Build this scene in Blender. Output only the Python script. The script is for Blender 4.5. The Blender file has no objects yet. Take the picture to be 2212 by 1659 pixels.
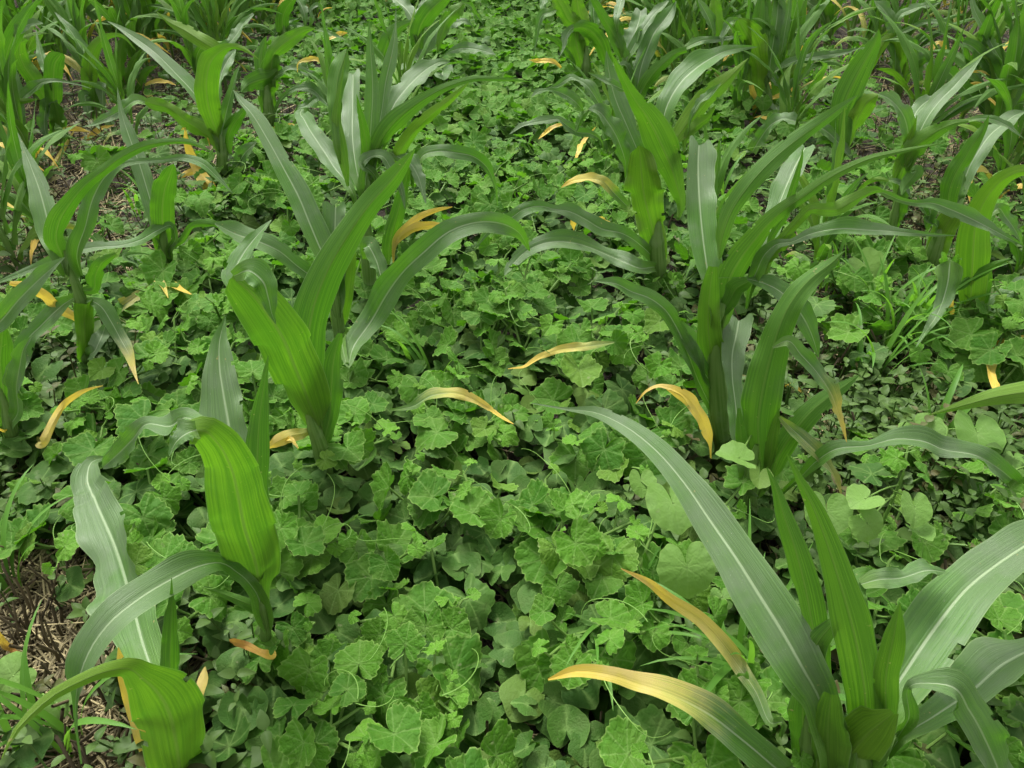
import bpy, math, random
import numpy as np
from mathutils import Vector, Matrix

random.seed(11); RNG = np.random.default_rng(11)
D = bpy.data; SC = bpy.context.scene; COL = SC.collection
R = math.radians

# ------------------------------------------------------------------ camera
H = 1.15; PITCH = 38.0; FPX = 1640.0; IW, IH = 2212.0, 1659.0
cam = D.cameras.new('camera'); camo = D.objects.new('camera', cam); COL.objects.link(camo)
cam.sensor_width = 36.0; cam.lens = 36.0*FPX/IW; cam.clip_start = 0.02; cam.clip_end = 300
camo.location = (0, 0, H); camo.rotation_euler = (R(90-PITCH), 0, 0)
SC.camera = camo

# ------------------------------------------------------------------ light
SUN_EL, SUN_AZ = 62.0, -25.0          # azimuth from +Y, positive to the right
w = D.worlds.new('World'); SC.world = w; w.use_nodes = True
nt = w.node_tree; nt.nodes.clear()
sky = nt.nodes.new('ShaderNodeTexSky'); sky.sky_type = 'NISHITA'; sky.sun_disc = False
sky.sun_elevation = R(SUN_EL); sky.sun_rotation = R(SUN_AZ); sky.dust_density = 4.0; sky.air_density = 1.0; sky.ozone_density = 1.0
hs = nt.nodes.new('ShaderNodeHueSaturation'); hs.inputs['Saturation'].default_value = 0.0
bg = nt.nodes.new('ShaderNodeBackground'); bg.inputs['Strength'].default_value = 0.13
wo = nt.nodes.new('ShaderNodeOutputWorld')
nt.links.new(sky.outputs[0], hs.inputs['Color']); nt.links.new(hs.outputs[0], bg.inputs[0]); nt.links.new(bg.outputs[0], wo.inputs[0])
sl = D.lights.new('sun', 'SUN'); sl.energy = 1.5; sl.angle = R(17); sl.color = (1.0, 0.97, 0.88)
so = D.objects.new('sun', sl); COL.objects.link(so)
so.rotation_euler = (R(90-SUN_EL), 0, R(180-SUN_AZ)); so.location = (0, 0, 5)
SC.view_settings.view_transform = 'Standard'; SC.view_settings.look = 'None'
SC.view_settings.exposure = 1.38; SC.view_settings.gamma = 1.0
SC.cycles.max_bounces = 8; SC.cycles.diffuse_bounces = 3; SC.cycles.transmission_bounces = 5; SC.cycles.glossy_bounces = 2
SC.cycles.transparent_max_bounces = 4

# ------------------------------------------------------------------ pixel <-> world
CP, SP = math.cos(R(PITCH)), math.sin(R(PITCH))
ZN = {'F': (0, 0, 1.0), 'Z1': (0, 0, .3477), 'Z2': (721.8, 0, .3477), 'Z3': (1443, 0, .3477),
      'Z4': (0, 541.3, .3477), 'Z5': (721.8, 541.3, .3477), 'Z6': (1443, 541.3, .3477),
      'Z7': (0, 1082, .3477), 'Z8': (721.8, 1082, .3477), 'Z9': (1443, 1082, .3477),
      'T1': (0, 0, .2487), 'T2': (550.2, 0, .2487), 'T3': (1100.4, 0, .2487), 'T4': (1650.6, 0, .2538), 'T5': (1650.6, 248.5, .2538)}
def toF(z, x, y):
    a = ZN[z]; return a[0]+x*a[2], a[1]+y*a[2]
def ray(fx, fy):
    u = (fx-IW/2)/FPX; v = (IH/2-fy)/FPX
    return np.array([u, CP+v*SP, -SP+v*CP])          # depth along the axis = 1
def ground(fx, fy, z=0.0):
    r = ray(fx, fy); t = (z-H)/r[2]; return np.array([0, 0, H])+r*t
def on_plane(fx, fy, Y):
    r = ray(fx, fy); t = Y/r[1]; return np.array([0, 0, H])+r*t, t
def project(p):
    d = p-np.array([0, 0, H]); zc = d[1]*CP-d[2]*SP
    if zc < 0.05: return (-9999, -9999)
    return (IW/2+FPX*d[0]/zc, IH/2-FPX*(d[1]*SP+d[2]*CP)/zc)

# ------------------------------------------------------------------ where the vines grow (read off the photograph, kept on the ground)
DEN = ["0.05 0.05 0.15 0.60 1.00 1.00 1.00 0.90 0.30 0.25 0.08 0.05",
       "0.10 0.12 0.22 0.40 0.85 1.00 1.00 0.90 0.80 0.55 0.15 0.08",
       "0.12 0.30 0.50 0.85 1.00 1.00 1.00 0.90 0.70 0.40 0.20 0.20",
       "0.12 0.45 0.90 1.00 1.00 1.00 1.00 0.90 0.70 0.50 0.30 0.50",
       "0.60 0.90 1.00 1.00 1.00 1.00 0.95 0.85 0.60 0.25 0.35 0.70",
       "0.80 1.00 1.00 1.00 1.00 1.00 1.00 0.90 0.75 0.35 0.12 0.40",
       "0.40 0.70 1.00 1.00 1.00 1.00 1.00 0.90 0.85 0.80 0.60 0.30",
       "0.04 0.15 0.85 1.00 1.00 1.00 1.00 0.80 0.70 0.90 0.90 0.90",
       "0.03 0.05 0.80 1.00 1.00 1.00 1.00 1.00 0.80 0.80 0.95 0.95"]
DEN = np.array([[float(q) for q in r.split()] for r in DEN])
def dens(x, y, z=0.0):
    fx, fy = project(np.array([x, y, z]))
    a = np.clip(fx/IW*12-.5, 0, 10.999); c = np.clip(fy/IH*9-.5, 0, 7.999); i, j = int(c), int(a); f, g = c-i, a-j
    return (DEN[i, j]*(1-g)+DEN[i, j+1]*g)*(1-f)+(DEN[i+1, j]*(1-g)+DEN[i+1, j+1]*g)*f

# ------------------------------------------------------------------ materials
def newmat(name):
    m = D.materials.new(name); m.use_nodes = True; m.node_tree.nodes.clear(); return m, m.node_tree
class NB:
    def __init__(s, nt): s.nt = nt
    def n(s, t, **k):
        o = s.nt.nodes.new(t)
        for a, b in k.items():
            if a.startswith('i_'):
                o.inputs[a[2:].replace('_', ' ')].default_value = b
            else: setattr(o, a, b)
        return o
    def l(s, a, b): s.nt.links.new(a, b)
    def val(s, x, inp):
        if isinstance(x, (int, float)): inp.default_value = x
        elif isinstance(x, tuple): inp.default_value = x if len(x) == 4 else (*x, 1)
        else: s.l(x, inp)
    def m(s, op, a, b=0.0, c=None, clamp=False):
        o = s.n('ShaderNodeMath', operation=op); o.use_clamp = clamp
        s.val(a, o.inputs[0]); s.val(b, o.inputs[1])
        if c is not None: s.val(c, o.inputs[2])
        return o.outputs[0]
    def mix(s, f, a, b, bt='MIX'):
        o = s.n('ShaderNodeMixRGB', blend_type=bt); s.val(f, o.inputs[0]); s.val(a, o.inputs[1]); s.val(b, o.inputs[2]); return o.outputs[0]
    def ss(s, x, a, b):
        o = s.n('ShaderNodeMapRange', interpolation_type='SMOOTHSTEP'); s.val(x, o.inputs[0]); o.inputs[1].default_value = a; o.inputs[2].default_value = b
        return o.outputs[0]
    def noise(s, vec, scale, det=3.0, rough=.5):
        o = s.n('ShaderNodeTexNoise'); o.inputs['Scale'].default_value = scale; o.inputs['Detail'].default_value = det; o.inputs['Roughness'].default_value = rough
        if vec is not None: s.l(vec, o.inputs['Vector'])
        return o.outputs['Fac']

def leaf_out(b, col, tcol, rough, bump=None, tf=.42, spec=.5):
    p = b.n('ShaderNodeBsdfPrincipled'); b.val(col, p.inputs['Base Color']); b.val(rough, p.inputs['Roughness']); p.inputs['Specular IOR Level'].default_value = spec
    t = b.n('ShaderNodeBsdfTranslucent'); b.val(tcol, t.inputs[0])
    if bump is not None: b.l(bump, p.inputs['Normal'])
    mx = b.n('ShaderNodeMixShader'); mx.inputs[0].default_value = tf
    b.l(p.outputs[0], mx.inputs[1]); b.l(t.outputs[0], mx.inputs[2])
    o = b.n('ShaderNodeOutputMaterial'); b.l(mx.outputs[0], o.inputs[0])

def mat_corn():
    m, nt = newmat('corn_leaf'); b = NB(nt)
    uv = b.n('ShaderNodeUVMap').outputs[0]; sx = b.n('ShaderNodeSeparateXYZ'); b.l(uv, sx.inputs[0]); u, v = sx.outputs[0], sx.outputs[1]
    at = b.n('ShaderNodeAttribute', attribute_name='dat'); sc = b.n('ShaderNodeSeparateColor'); b.l(at.outputs['Color'], sc.inputs[0])
    yel, wid, tone = sc.outputs[0], sc.outputs[1], sc.outputs[2]
    geo = b.n('ShaderNodeNewGeometry'); back = geo.outputs['Backfacing']; pos = geo.outputs['Position']
    au = b.m('ABSOLUTE', u)
    # parallel veins: bands across u, irregular
    cv = b.n('ShaderNodeCombineXYZ'); b.l(b.m('MULTIPLY', u, 9.0), cv.inputs[0]); b.l(b.m('MULTIPLY', v, .9), cv.inputs[1]); b.l(b.m('MULTIPLY', tone, 50.0), cv.inputs[2])
    band = b.noise(cv.outputs[0], 1.6, 2.0, .6)
    cv2 = b.n('ShaderNodeCombineXYZ'); b.l(b.m('MULTIPLY', u, 60.0), cv2.inputs[0]); b.l(b.m('MULTIPLY', v, 3.0), cv2.inputs[1]); b.l(tone, cv2.inputs[2])
    fine = b.noise(cv2.outputs[0], 1.0, 2.0, .6)
    bandS = b.ss(band, .36, .66); fineS = b.ss(fine, .35, .65)
    blot = b.noise(pos, 14.0, 3.0, .6); dustn = b.noise(pos, 420.0, 2.0, .7)
    top = b.mix(bandS, (.058, .165, .016), (.076, .195, .022))
    top = b.mix(b.m('MULTIPLY', fineS, .30), top, (.115, .205, .070))
    big = b.noise(pos, 5.0, 2.0); top = b.mix(b.m('MULTIPLY', b.m('MULTIPLY', b.ss(big, .36, .56), b.ss(v, .12, .6)), .9), top, (.112, .190, .070)); top = b.mix(b.m('MULTIPLY', b.ss(blot, .46, .68), .55), top, (.150, .205, .115))
    bot = b.mix(bandS, (.048, .145, .010), (.080, .205, .016))
    bot = b.mix(b.m('MULTIPLY', fineS, .25), bot, (.13, .26, .03))
    bot = b.mix(b.ss(tone, .6, 1.0), bot, b.mix(.5, bot, (.20, .33, .012)))
    col = b.mix(back, top, bot)
    tr = b.mix(bandS, (.055, .20, .006), (.120, .33, .010)); tr = b.mix(b.ss(tone, .5, 1.0), tr, b.mix(bandS, (.075, .25, .008), (.165, .41, .012)))
    tr = b.mix(b.m('MULTIPLY', b.ss(b.noise(pos, 8.0, 3.0), .40, .62), .45), tr, (.045, .17, .008)); tr = b.mix(b.m('MULTIPLY', fineS, .22), tr, (.05, .15, .01))
    # base of blade paler and yellower
    basef = b.m('SUBTRACT', 1.0, b.ss(v, .0, .35))
    col = b.mix(b.m('MULTIPLY', basef, .45), col, (.17, .29, .045))
    # midrib
    rib = b.m('SUBTRACT', 1.0, b.ss(au, .025, .085)); ribw = b.m('MULTIPLY', rib, b.mix(back, (.85,)*3, (.30,)*3))
    col = b.mix(ribw, col, b.mix(back, (.34, .45, .25), (.16, .27, .05)))
    tr = b.mix(b.m('MULTIPLY', rib, .6), tr, (.12, .22, .03))
    # dust / specks on top
    dust = b.m('MULTIPLY', b.ss(dustn, .66, .75), b.m('SUBTRACT', 1.0, back)); dust = b.m('MULTIPLY', dust, b.ss(b.noise(pos, 30.0, 2.0), .48, .62))
    col = b.mix(b.m('MULTIPLY', dust, .7), col, (.42, .46, .34))
    sp = b.m('MULTIPLY', b.ss(b.noise(pos, 150.0, 1.0), .735, .76), b.ss(b.noise(pos, 9.0, 2.0), .5, .6)); col = b.mix(b.m('MULTIPLY', sp, .8), col, (.36, .30, .12))
    # pale edge
    col = b.mix(b.m('MULTIPLY', b.ss(au, .955, .995), .5), col, (.25, .36, .15))
    # yellow -> orange -> brown withering
    yn = b.m('ADD', yel, b.m('MULTIPLY', b.m('SUBTRACT', b.noise(pos, 22.0, 3.0, .6), .5), .25)); yn = b.m('ADD', yn, b.m('MULTIPLY', b.m('SUBTRACT', band, .5), .25))
    ysel = b.ss(yn, .25, .62); ybr = b.ss(yn, 1.08, 1.45)
    ycol = b.mix(b.ss(yn, .4, 1.1), (.42, .45, .10), (.72, .50, .040)); ycol = b.mix(b.ss(fine, .4, .7), ycol, (.66, .50, .16)); ycol = b.mix(b.m('MULTIPLY', b.ss(blot, .5, .65), .5), ycol, (.60, .46, .20)); ycol = b.mix(ybr, ycol, (.40, .18, .05))
    col = b.mix(ysel, col, ycol); tr = b.mix(ysel, tr, b.mix(ybr, (.70, .54, .06), (.45, .24, .04)))
    bmp = b.n('ShaderNodeBump'); bmp.inputs['Strength'].default_value = .55; bmp.inputs['Distance'].default_value = .002
    b.l(b.m('ADD', b.m('MULTIPLY', band, 1.2), b.m('ADD', b.m('MULTIPLY', fine, .5), b.m('MULTIPLY', rib, -.6))), bmp.inputs['Height'])
    leaf_out(b, col, tr, b.mix(back, (.47,)*3, (.6,)*3), bmp.outputs[0], .34, .5)
    return m

def mat_stalk():
    m, nt = newmat('corn_stalk'); b = NB(nt)
    uv = b.n('ShaderNodeUVMap').outputs[0]; sx = b.n('ShaderNodeSeparateXYZ'); b.l(uv, sx.inputs[0]); u, v = sx.outputs[0], sx.outputs[1]
    cv = b.n('ShaderNodeCombineXYZ'); b.l(b.m('MULTIPLY', u, 30.0), cv.inputs[0]); b.l(b.m('MULTIPLY', v, 2.0), cv.inputs[1])
    st = b.noise(cv.outputs[0], 1.0, 3.0, .6); geo = b.n('ShaderNodeNewGeometry'); bl = b.noise(geo.outputs['Position'], 30.0, 3.0)
    col = b.mix(b.ss(st, .35, .65), (.075, .165, .022), (.15, .26, .06))
    col = b.mix(b.m('MULTIPLY', b.ss(bl, .5, .7), .4), col, (.20, .28, .12))
    base = b.m('SUBTRACT', 1.0, b.ss(v, .0, .22)); col = b.mix(b.m('MULTIPLY', base, b.ss(bl, .3, .6)), col, (.22, .14, .08))
    bmp = b.n('ShaderNodeBump'); bmp.inputs['Strength'].default_value = .4; bmp.inputs['Distance'].default_value = .002; b.l(st, bmp.inputs['Height'])
    leaf_out(b, col, (.2, .36, .03), .5, bmp.outputs[0], .2, .4)
    return m

def mat_melon(name, c0, c1, c2, tr0, rough=.68, tf=.32, edg=.65, crk=.7):
    m, nt = newmat(name); b = NB(nt)
    uv = b.n('ShaderNodeUVMap').outputs[0]
    at = b.n('ShaderNodeAttribute', attribute_name='dat'); sc = b.n('ShaderNodeSeparateColor'); b.l(at.outputs['Color'], sc.inputs[0])
    vein, edge, tone = sc.outputs[0], sc.outputs[1], sc.outputs[2]
    oi = b.n('ShaderNodeObjectInfo').outputs['Random']; geo = b.n('ShaderNodeNewGeometry'); back = geo.outputs['Backfacing']; pos = geo.outputs['Position']
    rnd = b.m('FRACT', b.m('ADD', tone, oi))
    vo = b.n('ShaderNodeTexVoronoi', feature='DISTANCE_TO_EDGE'); vo.inputs['Scale'].default_value = 5.0; vo.inputs['Randomness'].default_value = .85; b.l(uv, vo.inputs['Vector'])
    net = b.m('MULTIPLY', b.m('SUBTRACT', 1.0, b.ss(vo.outputs['Distance'], .0, .22)), crk)
    vo2 = b.n('ShaderNodeTexVoronoi', feature='F1'); vo2.inputs['Scale'].default_value = 10.0; b.l(uv, vo2.inputs['Vector'])
    bl = b.noise(pos, 25.0, 3.0, .6); big = b.noise(pos, 3.5, 2.0)
    col = b.mix(rnd, c0, c1)
    col = b.mix(b.m('MULTIPLY', b.ss(bl, .42, .68), .6), col, c2)
    col = b.mix(b.m('MULTIPLY', b.ss(rnd, .88, .97), .35), col, (.15, .21, .035))
    col = b.mix(b.m('MULTIPLY', net, .08), col, (.16, .28, .085))
    col = b.mix(b.m('MULTIPLY', vein, .5), col, (.20, .33, .09))
    col = b.mix(b.m('MULTIPLY', b.ss(edge, .93, 1.0), edg), col, (.24, .38, .09))
    col = b.mix(b.m('MULTIPLY', b.ss(b.noise(pos, 60.0, 2.0), .70, .78), .5), col, (.25, .27, .14))
    col = b.mix(b.m('MULTIPLY', back, .5), col, (.12, .22, .06))
    bmp = b.n('ShaderNodeBump'); bmp.inputs['Strength'].default_value = .5; bmp.inputs['Distance'].default_value = .0018
    b.l(b.m('ADD', b.m('MULTIPLY', net, -1.0), b.m('ADD', b.m('MULTIPLY', vein, -.35), b.m('MULTIPLY', vo2.outputs['Distance'], -.5))), bmp.inputs['Height'])
    leaf_out(b, col, tr0, rough, bmp.outputs[0], tf, .22)
    return m

def mat_simple(name, c0, c1, scale=20, rough=.6, tr=None, tf=.25, useobj=True):
    m, nt = newmat(name); b = NB(nt)
    geo = b.n('ShaderNodeNewGeometry'); pos = geo.outputs['Position']; oi = b.n('ShaderNodeObjectInfo').outputs['Random']
    at = b.n('ShaderNodeAttribute', attribute_name='dat'); sc = b.n('ShaderNodeSeparateColor'); b.l(at.outputs['Color'], sc.inputs[0])
    f = b.m('FRACT', b.m('ADD', sc.outputs[2], oi)) if useobj else sc.outputs[2]
    n = b.noise(pos, scale, 3.0, .6)
    col = b.mix(b.m('ADD', b.m('MULTIPLY', f, .6), b.m('MULTIPLY', n, .4)), c0, c1)
    if tr is None:
        p = b.n('ShaderNodeBsdfPrincipled'); b.l(col, p.inputs['Base Color']); p.inputs['Roughness'].default_value = rough
        p.inputs['Specular IOR Level'].default_value = .25
        o = b.n('ShaderNodeOutputMaterial'); b.l(p.outputs[0], o.inputs[0])
    else: leaf_out(b, col, tr, rough, None, tf, .3)
    return m

def mat_soil():
    m, nt = newmat('soil'); b = NB(nt)
    geo = b.n('ShaderNodeNewGeometry'); pos = geo.outputs['Position']
    n1 = b.noise(pos, 5.0, 5.0, .6); n2 = b.noise(pos, 60.0, 5.0, .7); n3 = b.noise(pos, 300.0, 3.0, .6)
    col = b.mix(n1, (.016, .012, .008), (.040, .029, .019)); col = b.mix(b.ss(n2, .4, .7), col, (.055, .043, .026)); col = b.mix(b.m('MULTIPLY', b.ss(n3, .6, .7), .5), col, (.13, .105, .055))
    p = b.n('ShaderNodeBsdfPrincipled'); b.l(col, p.inputs['Base Color']); p.inputs['Roughness'].default_value = .9
    bmp = b.n('ShaderNodeBump'); bmp.inputs['Strength'].default_value = 1; bmp.inputs['Distance'].default_value = .01; b.l(n2, bmp.inputs['Height']); b.l(bmp.outputs[0], p.inputs['Normal'])
    o = b.n('ShaderNodeOutputMaterial'); b.l(p.outputs[0], o.inputs[0]); return m

M_CORN = mat_corn(); M_STALK = mat_stalk(); M_SOIL = mat_soil()
M_MEL = mat_melon('melon_leaf', (.038, .130, .008), (.082, .218, .015), (.102, .208, .028), (.10, .31, .008))
M_YOUNG = mat_melon('young_melon_leaf', (.075, .215, .014), (.125, .295, .024), (.14, .28, .040), (.15, .40, .015))
M_LOW = mat_melon('shade_darkened_old_melon_leaf', (.028, .086, .010), (.056, .136, .018), (.080, .140, .034), (.05, .15, .012), .65, .22, .12, .25)  # older leaves' deeper green, colour darkened further to paint shade into the gaps
M_VELV = mat_melon('velvetleaf', (.115, .235, .045), (.175, .31, .07), (.18, .30, .09), (.25, .48, .05), .65, .35, .3, .2)
M_VINE = mat_simple('vine', (.10, .20, .035), (.19, .32, .075), 40, .5, (.2, .4, .05), .2)
M_TEND = mat_simple('tendril', (.14, .30, .05), (.24, .42, .09), 40, .45, (.3, .5, .1), .3)
M_STRAW = mat_simple('straw', (.050, .042, .024), (.50, .42, .22), 30, .7)
M_STUB = mat_simple('stubble', (.040, .033, .020), (.14, .11, .06), 30, .8)
M_WEED = mat_simple('weed_leaf', (.042, .095, .014), (.095, .165, .036), 50, .55, (.12, .26, .03), .3)
M_WEEDR = mat_simple('reddish_weed_leaf', (.090, .070, .025), (.10, .14, .045), 50, .55, (.2, .2, .03), .3)
M_GRASS = mat_simple('grass_blade', (.065, .19, .020), (.13, .29, .045), 30, .5, (.2, .48, .03), .4)

# ------------------------------------------------------------------ mesh helpers
def mesh_np(name, V, F, dat=None, uv=None, mat=None):
    """V (n,3); F (m,4) or (m,3); dat (n,3) point colour; uv (n,2) per vertex"""
    V = np.asarray(V, dtype=np.float32); F = np.asarray(F, dtype=np.int32); k = F.shape[1]
    me = D.meshes.new(name); me.vertices.add(len(V)); me.vertices.foreach_set('co', V.ravel())
    me.loops.add(F.size); me.loops.foreach_set('vertex_index', F.ravel())
    me.polygons.add(len(F)); me.polygons.foreach_set('loop_start', np.arange(0, F.size, k, dtype=np.int32)); me.polygons.foreach_set('loop_total', np.full(len(F), k, dtype=np.int32))
    me.polygons.foreach_set('use_smooth', np.ones(len(F), dtype=bool))
    if uv is not None:
        l = me.uv_layers.new(name='UVMap'); l.data.foreach_set('uv', np.asarray(uv, dtype=np.float32)[F.ravel()].ravel())
    if dat is not None:
        a = me.color_attributes.new('dat', 'FLOAT_COLOR', 'POINT'); c = np.ones((len(V), 4), dtype=np.float32); c[:, :3] = dat; a.data.foreach_set('color', c.ravel())
    me.update(calc_edges=True); me.validate()
    if mat: me.materials.append(mat)
    return me
def link(name, me, parent=None):
    o = D.objects.new(name, me); COL.objects.link(o)
    if parent is not None: o.parent = parent
    return o
def thing(name, loc, label, cat, group=None, rz=0):
    o = D.objects.new(name, None); COL.objects.link(o); o.location = loc; o.rotation_euler = (0, 0, rz); o.empty_display_size = .05
    o['label'] = label; o['category'] = cat
    if group: o['group'] = group
    return o
def cat_parts(parts):
    Vs, Fs, Ds, Us, n = [], [], [], [], 0
    for V, F, d, u in parts:
        Vs.append(V); Fs.append(F+n); Ds.append(d); Us.append(u); n += len(V)
    return np.concatenate(Vs), np.concatenate(Fs), np.concatenate(Ds), np.concatenate(Us)
def catmull(P, n):
    P = np.asarray(P, float); L = np.r_[0, np.cumsum(np.linalg.norm(np.diff(P[:, :3], axis=0), axis=1)+1e-6)]
    t = np.linspace(0, L[-1], n); out = np.empty((n, P.shape[1]))
    # monotone-ish hermite with finite difference tangents
    m = np.empty_like(P); dL = np.diff(L)[:, None]; s = np.diff(P, axis=0)/dL
    m[0] = s[0]; m[-1] = s[-1]
    if len(P) > 2: m[1:-1] = (s[:-1]*dL[1:]+s[1:]*dL[:-1])/(dL[1:]+dL[:-1])
    idx = np.clip(np.searchsorted(L, t, side='right')-1, 0, len(P)-2)
    h = (L[idx+1]-L[idx])[:, None]; q = ((t-L[idx])[:, None])/h
    out = (2*q**3-3*q**2+1)*P[idx]+(q**3-2*q**2+q)*h*m[idx]+(-2*q**3+3*q**2)*P[idx+1]+(q**3-q**2)*h*m[idx+1]
    return out
def nrm(a): return a/(np.linalg.norm(a, axis=-1, keepdims=True)+1e-9)
def tube(P, rad, ns=6, tone=.5, squash=1.0):
    P = np.asarray(P, float); n = len(P); rad = np.broadcast_to(np.asarray(rad, float), (n,))
    T = nrm(np.gradient(P, axis=0)); up = np.array([.31, .27, .91]); A = nrm(np.cross(T, up)); B = np.cross(T, A)
    a = np.linspace(0, 2*math.pi, ns+1)
    ring = A[:, None]*np.cos(a)[None, :, None]+B[:, None]*np.sin(a)[None, :, None]*squash
    V = (P[:, None]+ring*rad[:, None, None]).reshape(-1, 3)
    F = [[i*(ns+1)+j, i*(ns+1)+j+1, (i+1)*(ns+1)+j+1, (i+1)*(ns+1)+j] for i in range(n-1) for j in range(ns)]
    uv = np.stack(np.broadcast_arrays((a/(2*math.pi))[None, :], np.linspace(0, 1, n)[:, None]), -1).reshape(-1, 2)
    d = np.zeros((len(V), 3)); d[:, 2] = tone
    return V, np.array(F), d, uv

# ------------------------------------------------------------------ corn leaf surface
def blade(P, W, T, N, wid, flip, yel, tone, rg, cut=0, M=11, wav=1.0, wrap=True):
    """P,W,T,N (n,3) frames; wid (n,) full widths; N is the viewer/first side; flip -> that side is the underside"""
    n = len(P); u = np.linspace(-1, 1, M); v = np.linspace(0, 1, n); s = -1.0 if flip else 1.0
    f1, f2 = rg.uniform(1.6, 3.6), rg.uniform(1.6, 3.6); p1, p2 = rg.uniform(0, 6.28, 2)
    env = np.clip(np.minimum(v/.25, 1), 0, 1)
    vf = .10+.10*rg.random()
    wr = np.exp(-(v/.10)**2)*.75 if wrap else 0*v
    off = np.zeros((n, M)); uu = u[None, :]
    off += s*np.abs(uu)**1.25*wid[:, None]*(vf+wr[:, None])
    rip = np.where(uu < 0, np.sin(2*math.pi*f1*v[:, None]+p1), np.sin(2*math.pi*f2*v[:, None]+p2))+.5*np.where(uu < 0, np.sin(2*math.pi*f1*2.3*v[:, None]+p2), np.sin(2*math.pi*f2*2.1*v[:, None]+p1))
    off += rip*np.abs(uu)**2.2*wid[:, None]*.125*wav*env[:, None]
    off += -s*.035*wid[:, None]*np.exp(-(uu/.09)**2)           # midrib groove
    lat = uu*(1-.22*wr[:, None])*(1+.035*rip*np.abs(uu)**3)
    V = P[:, None]+W[:, None]*(lat*wid[:, None]*.5)[..., None]+N[:, None]*off[..., None]
    if cut:     # bitten end: jagged notch shifts the last rows along the blade
        L = np.linalg.norm(np.diff(P, axis=0), axis=1).sum()
        prof = {1: -.30*np.exp(-(uu/.22)**2)+.10*np.sin(uu*9+1)+.07*np.sin(uu*23), 2: .35*uu+.22*np.sin(uu*7+1), 3: -.1*uu**2+.0*uu}[cut]
        k = np.clip((v[:, None]-.90)/.10, 0, 1)
        V = V+T[:, None]*(prof*wid[-1]*k)[..., None]
    F = np.array([[i*M+j, i*M+j+1, (i+1)*M+j+1, (i+1)*M+j] for i in range(n-1) for j in range(M-1)])
    if flip: F = F[:, ::-1]
    if M == 11 and rg.random() < .55 and not cut:      # chewed nicks in the margin and small holes
        kill = set()
        for _ in range(int(rg.integers(1, 5))):
            i0 = int(rg.integers(int(n*.3), n-4)); j0 = 0 if rg.random() < .45 else M-2
            kill.add(i0*(M-1)+j0)
            if rg.random() < .4: kill.add((i0+1)*(M-1)+j0)
        F = np.delete(F, sorted(k for k in kill if k < len(F)), axis=0)
    # bite holes at margins
    d = np.zeros((n, M, 3)); d[..., 0] = yel; d[..., 1] = .5; d[..., 2] = tone
    uv = np.stack(np.broadcast_arrays(uu, v[:, None]), -1).reshape(-1, 2)
    return V.reshape(-1, 3), F, d.reshape(-1, 3), uv

def yprof(n, M, yb, yt, edge=0.0):
    v = np.linspace(0, 1, n)[:, None]; u = np.linspace(-1, 1, M)[None, :]
    return yb+(yt-yb)*v**1.3+edge*np.exp(-((np.abs(u)-0)/.35)**2)*0

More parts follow.
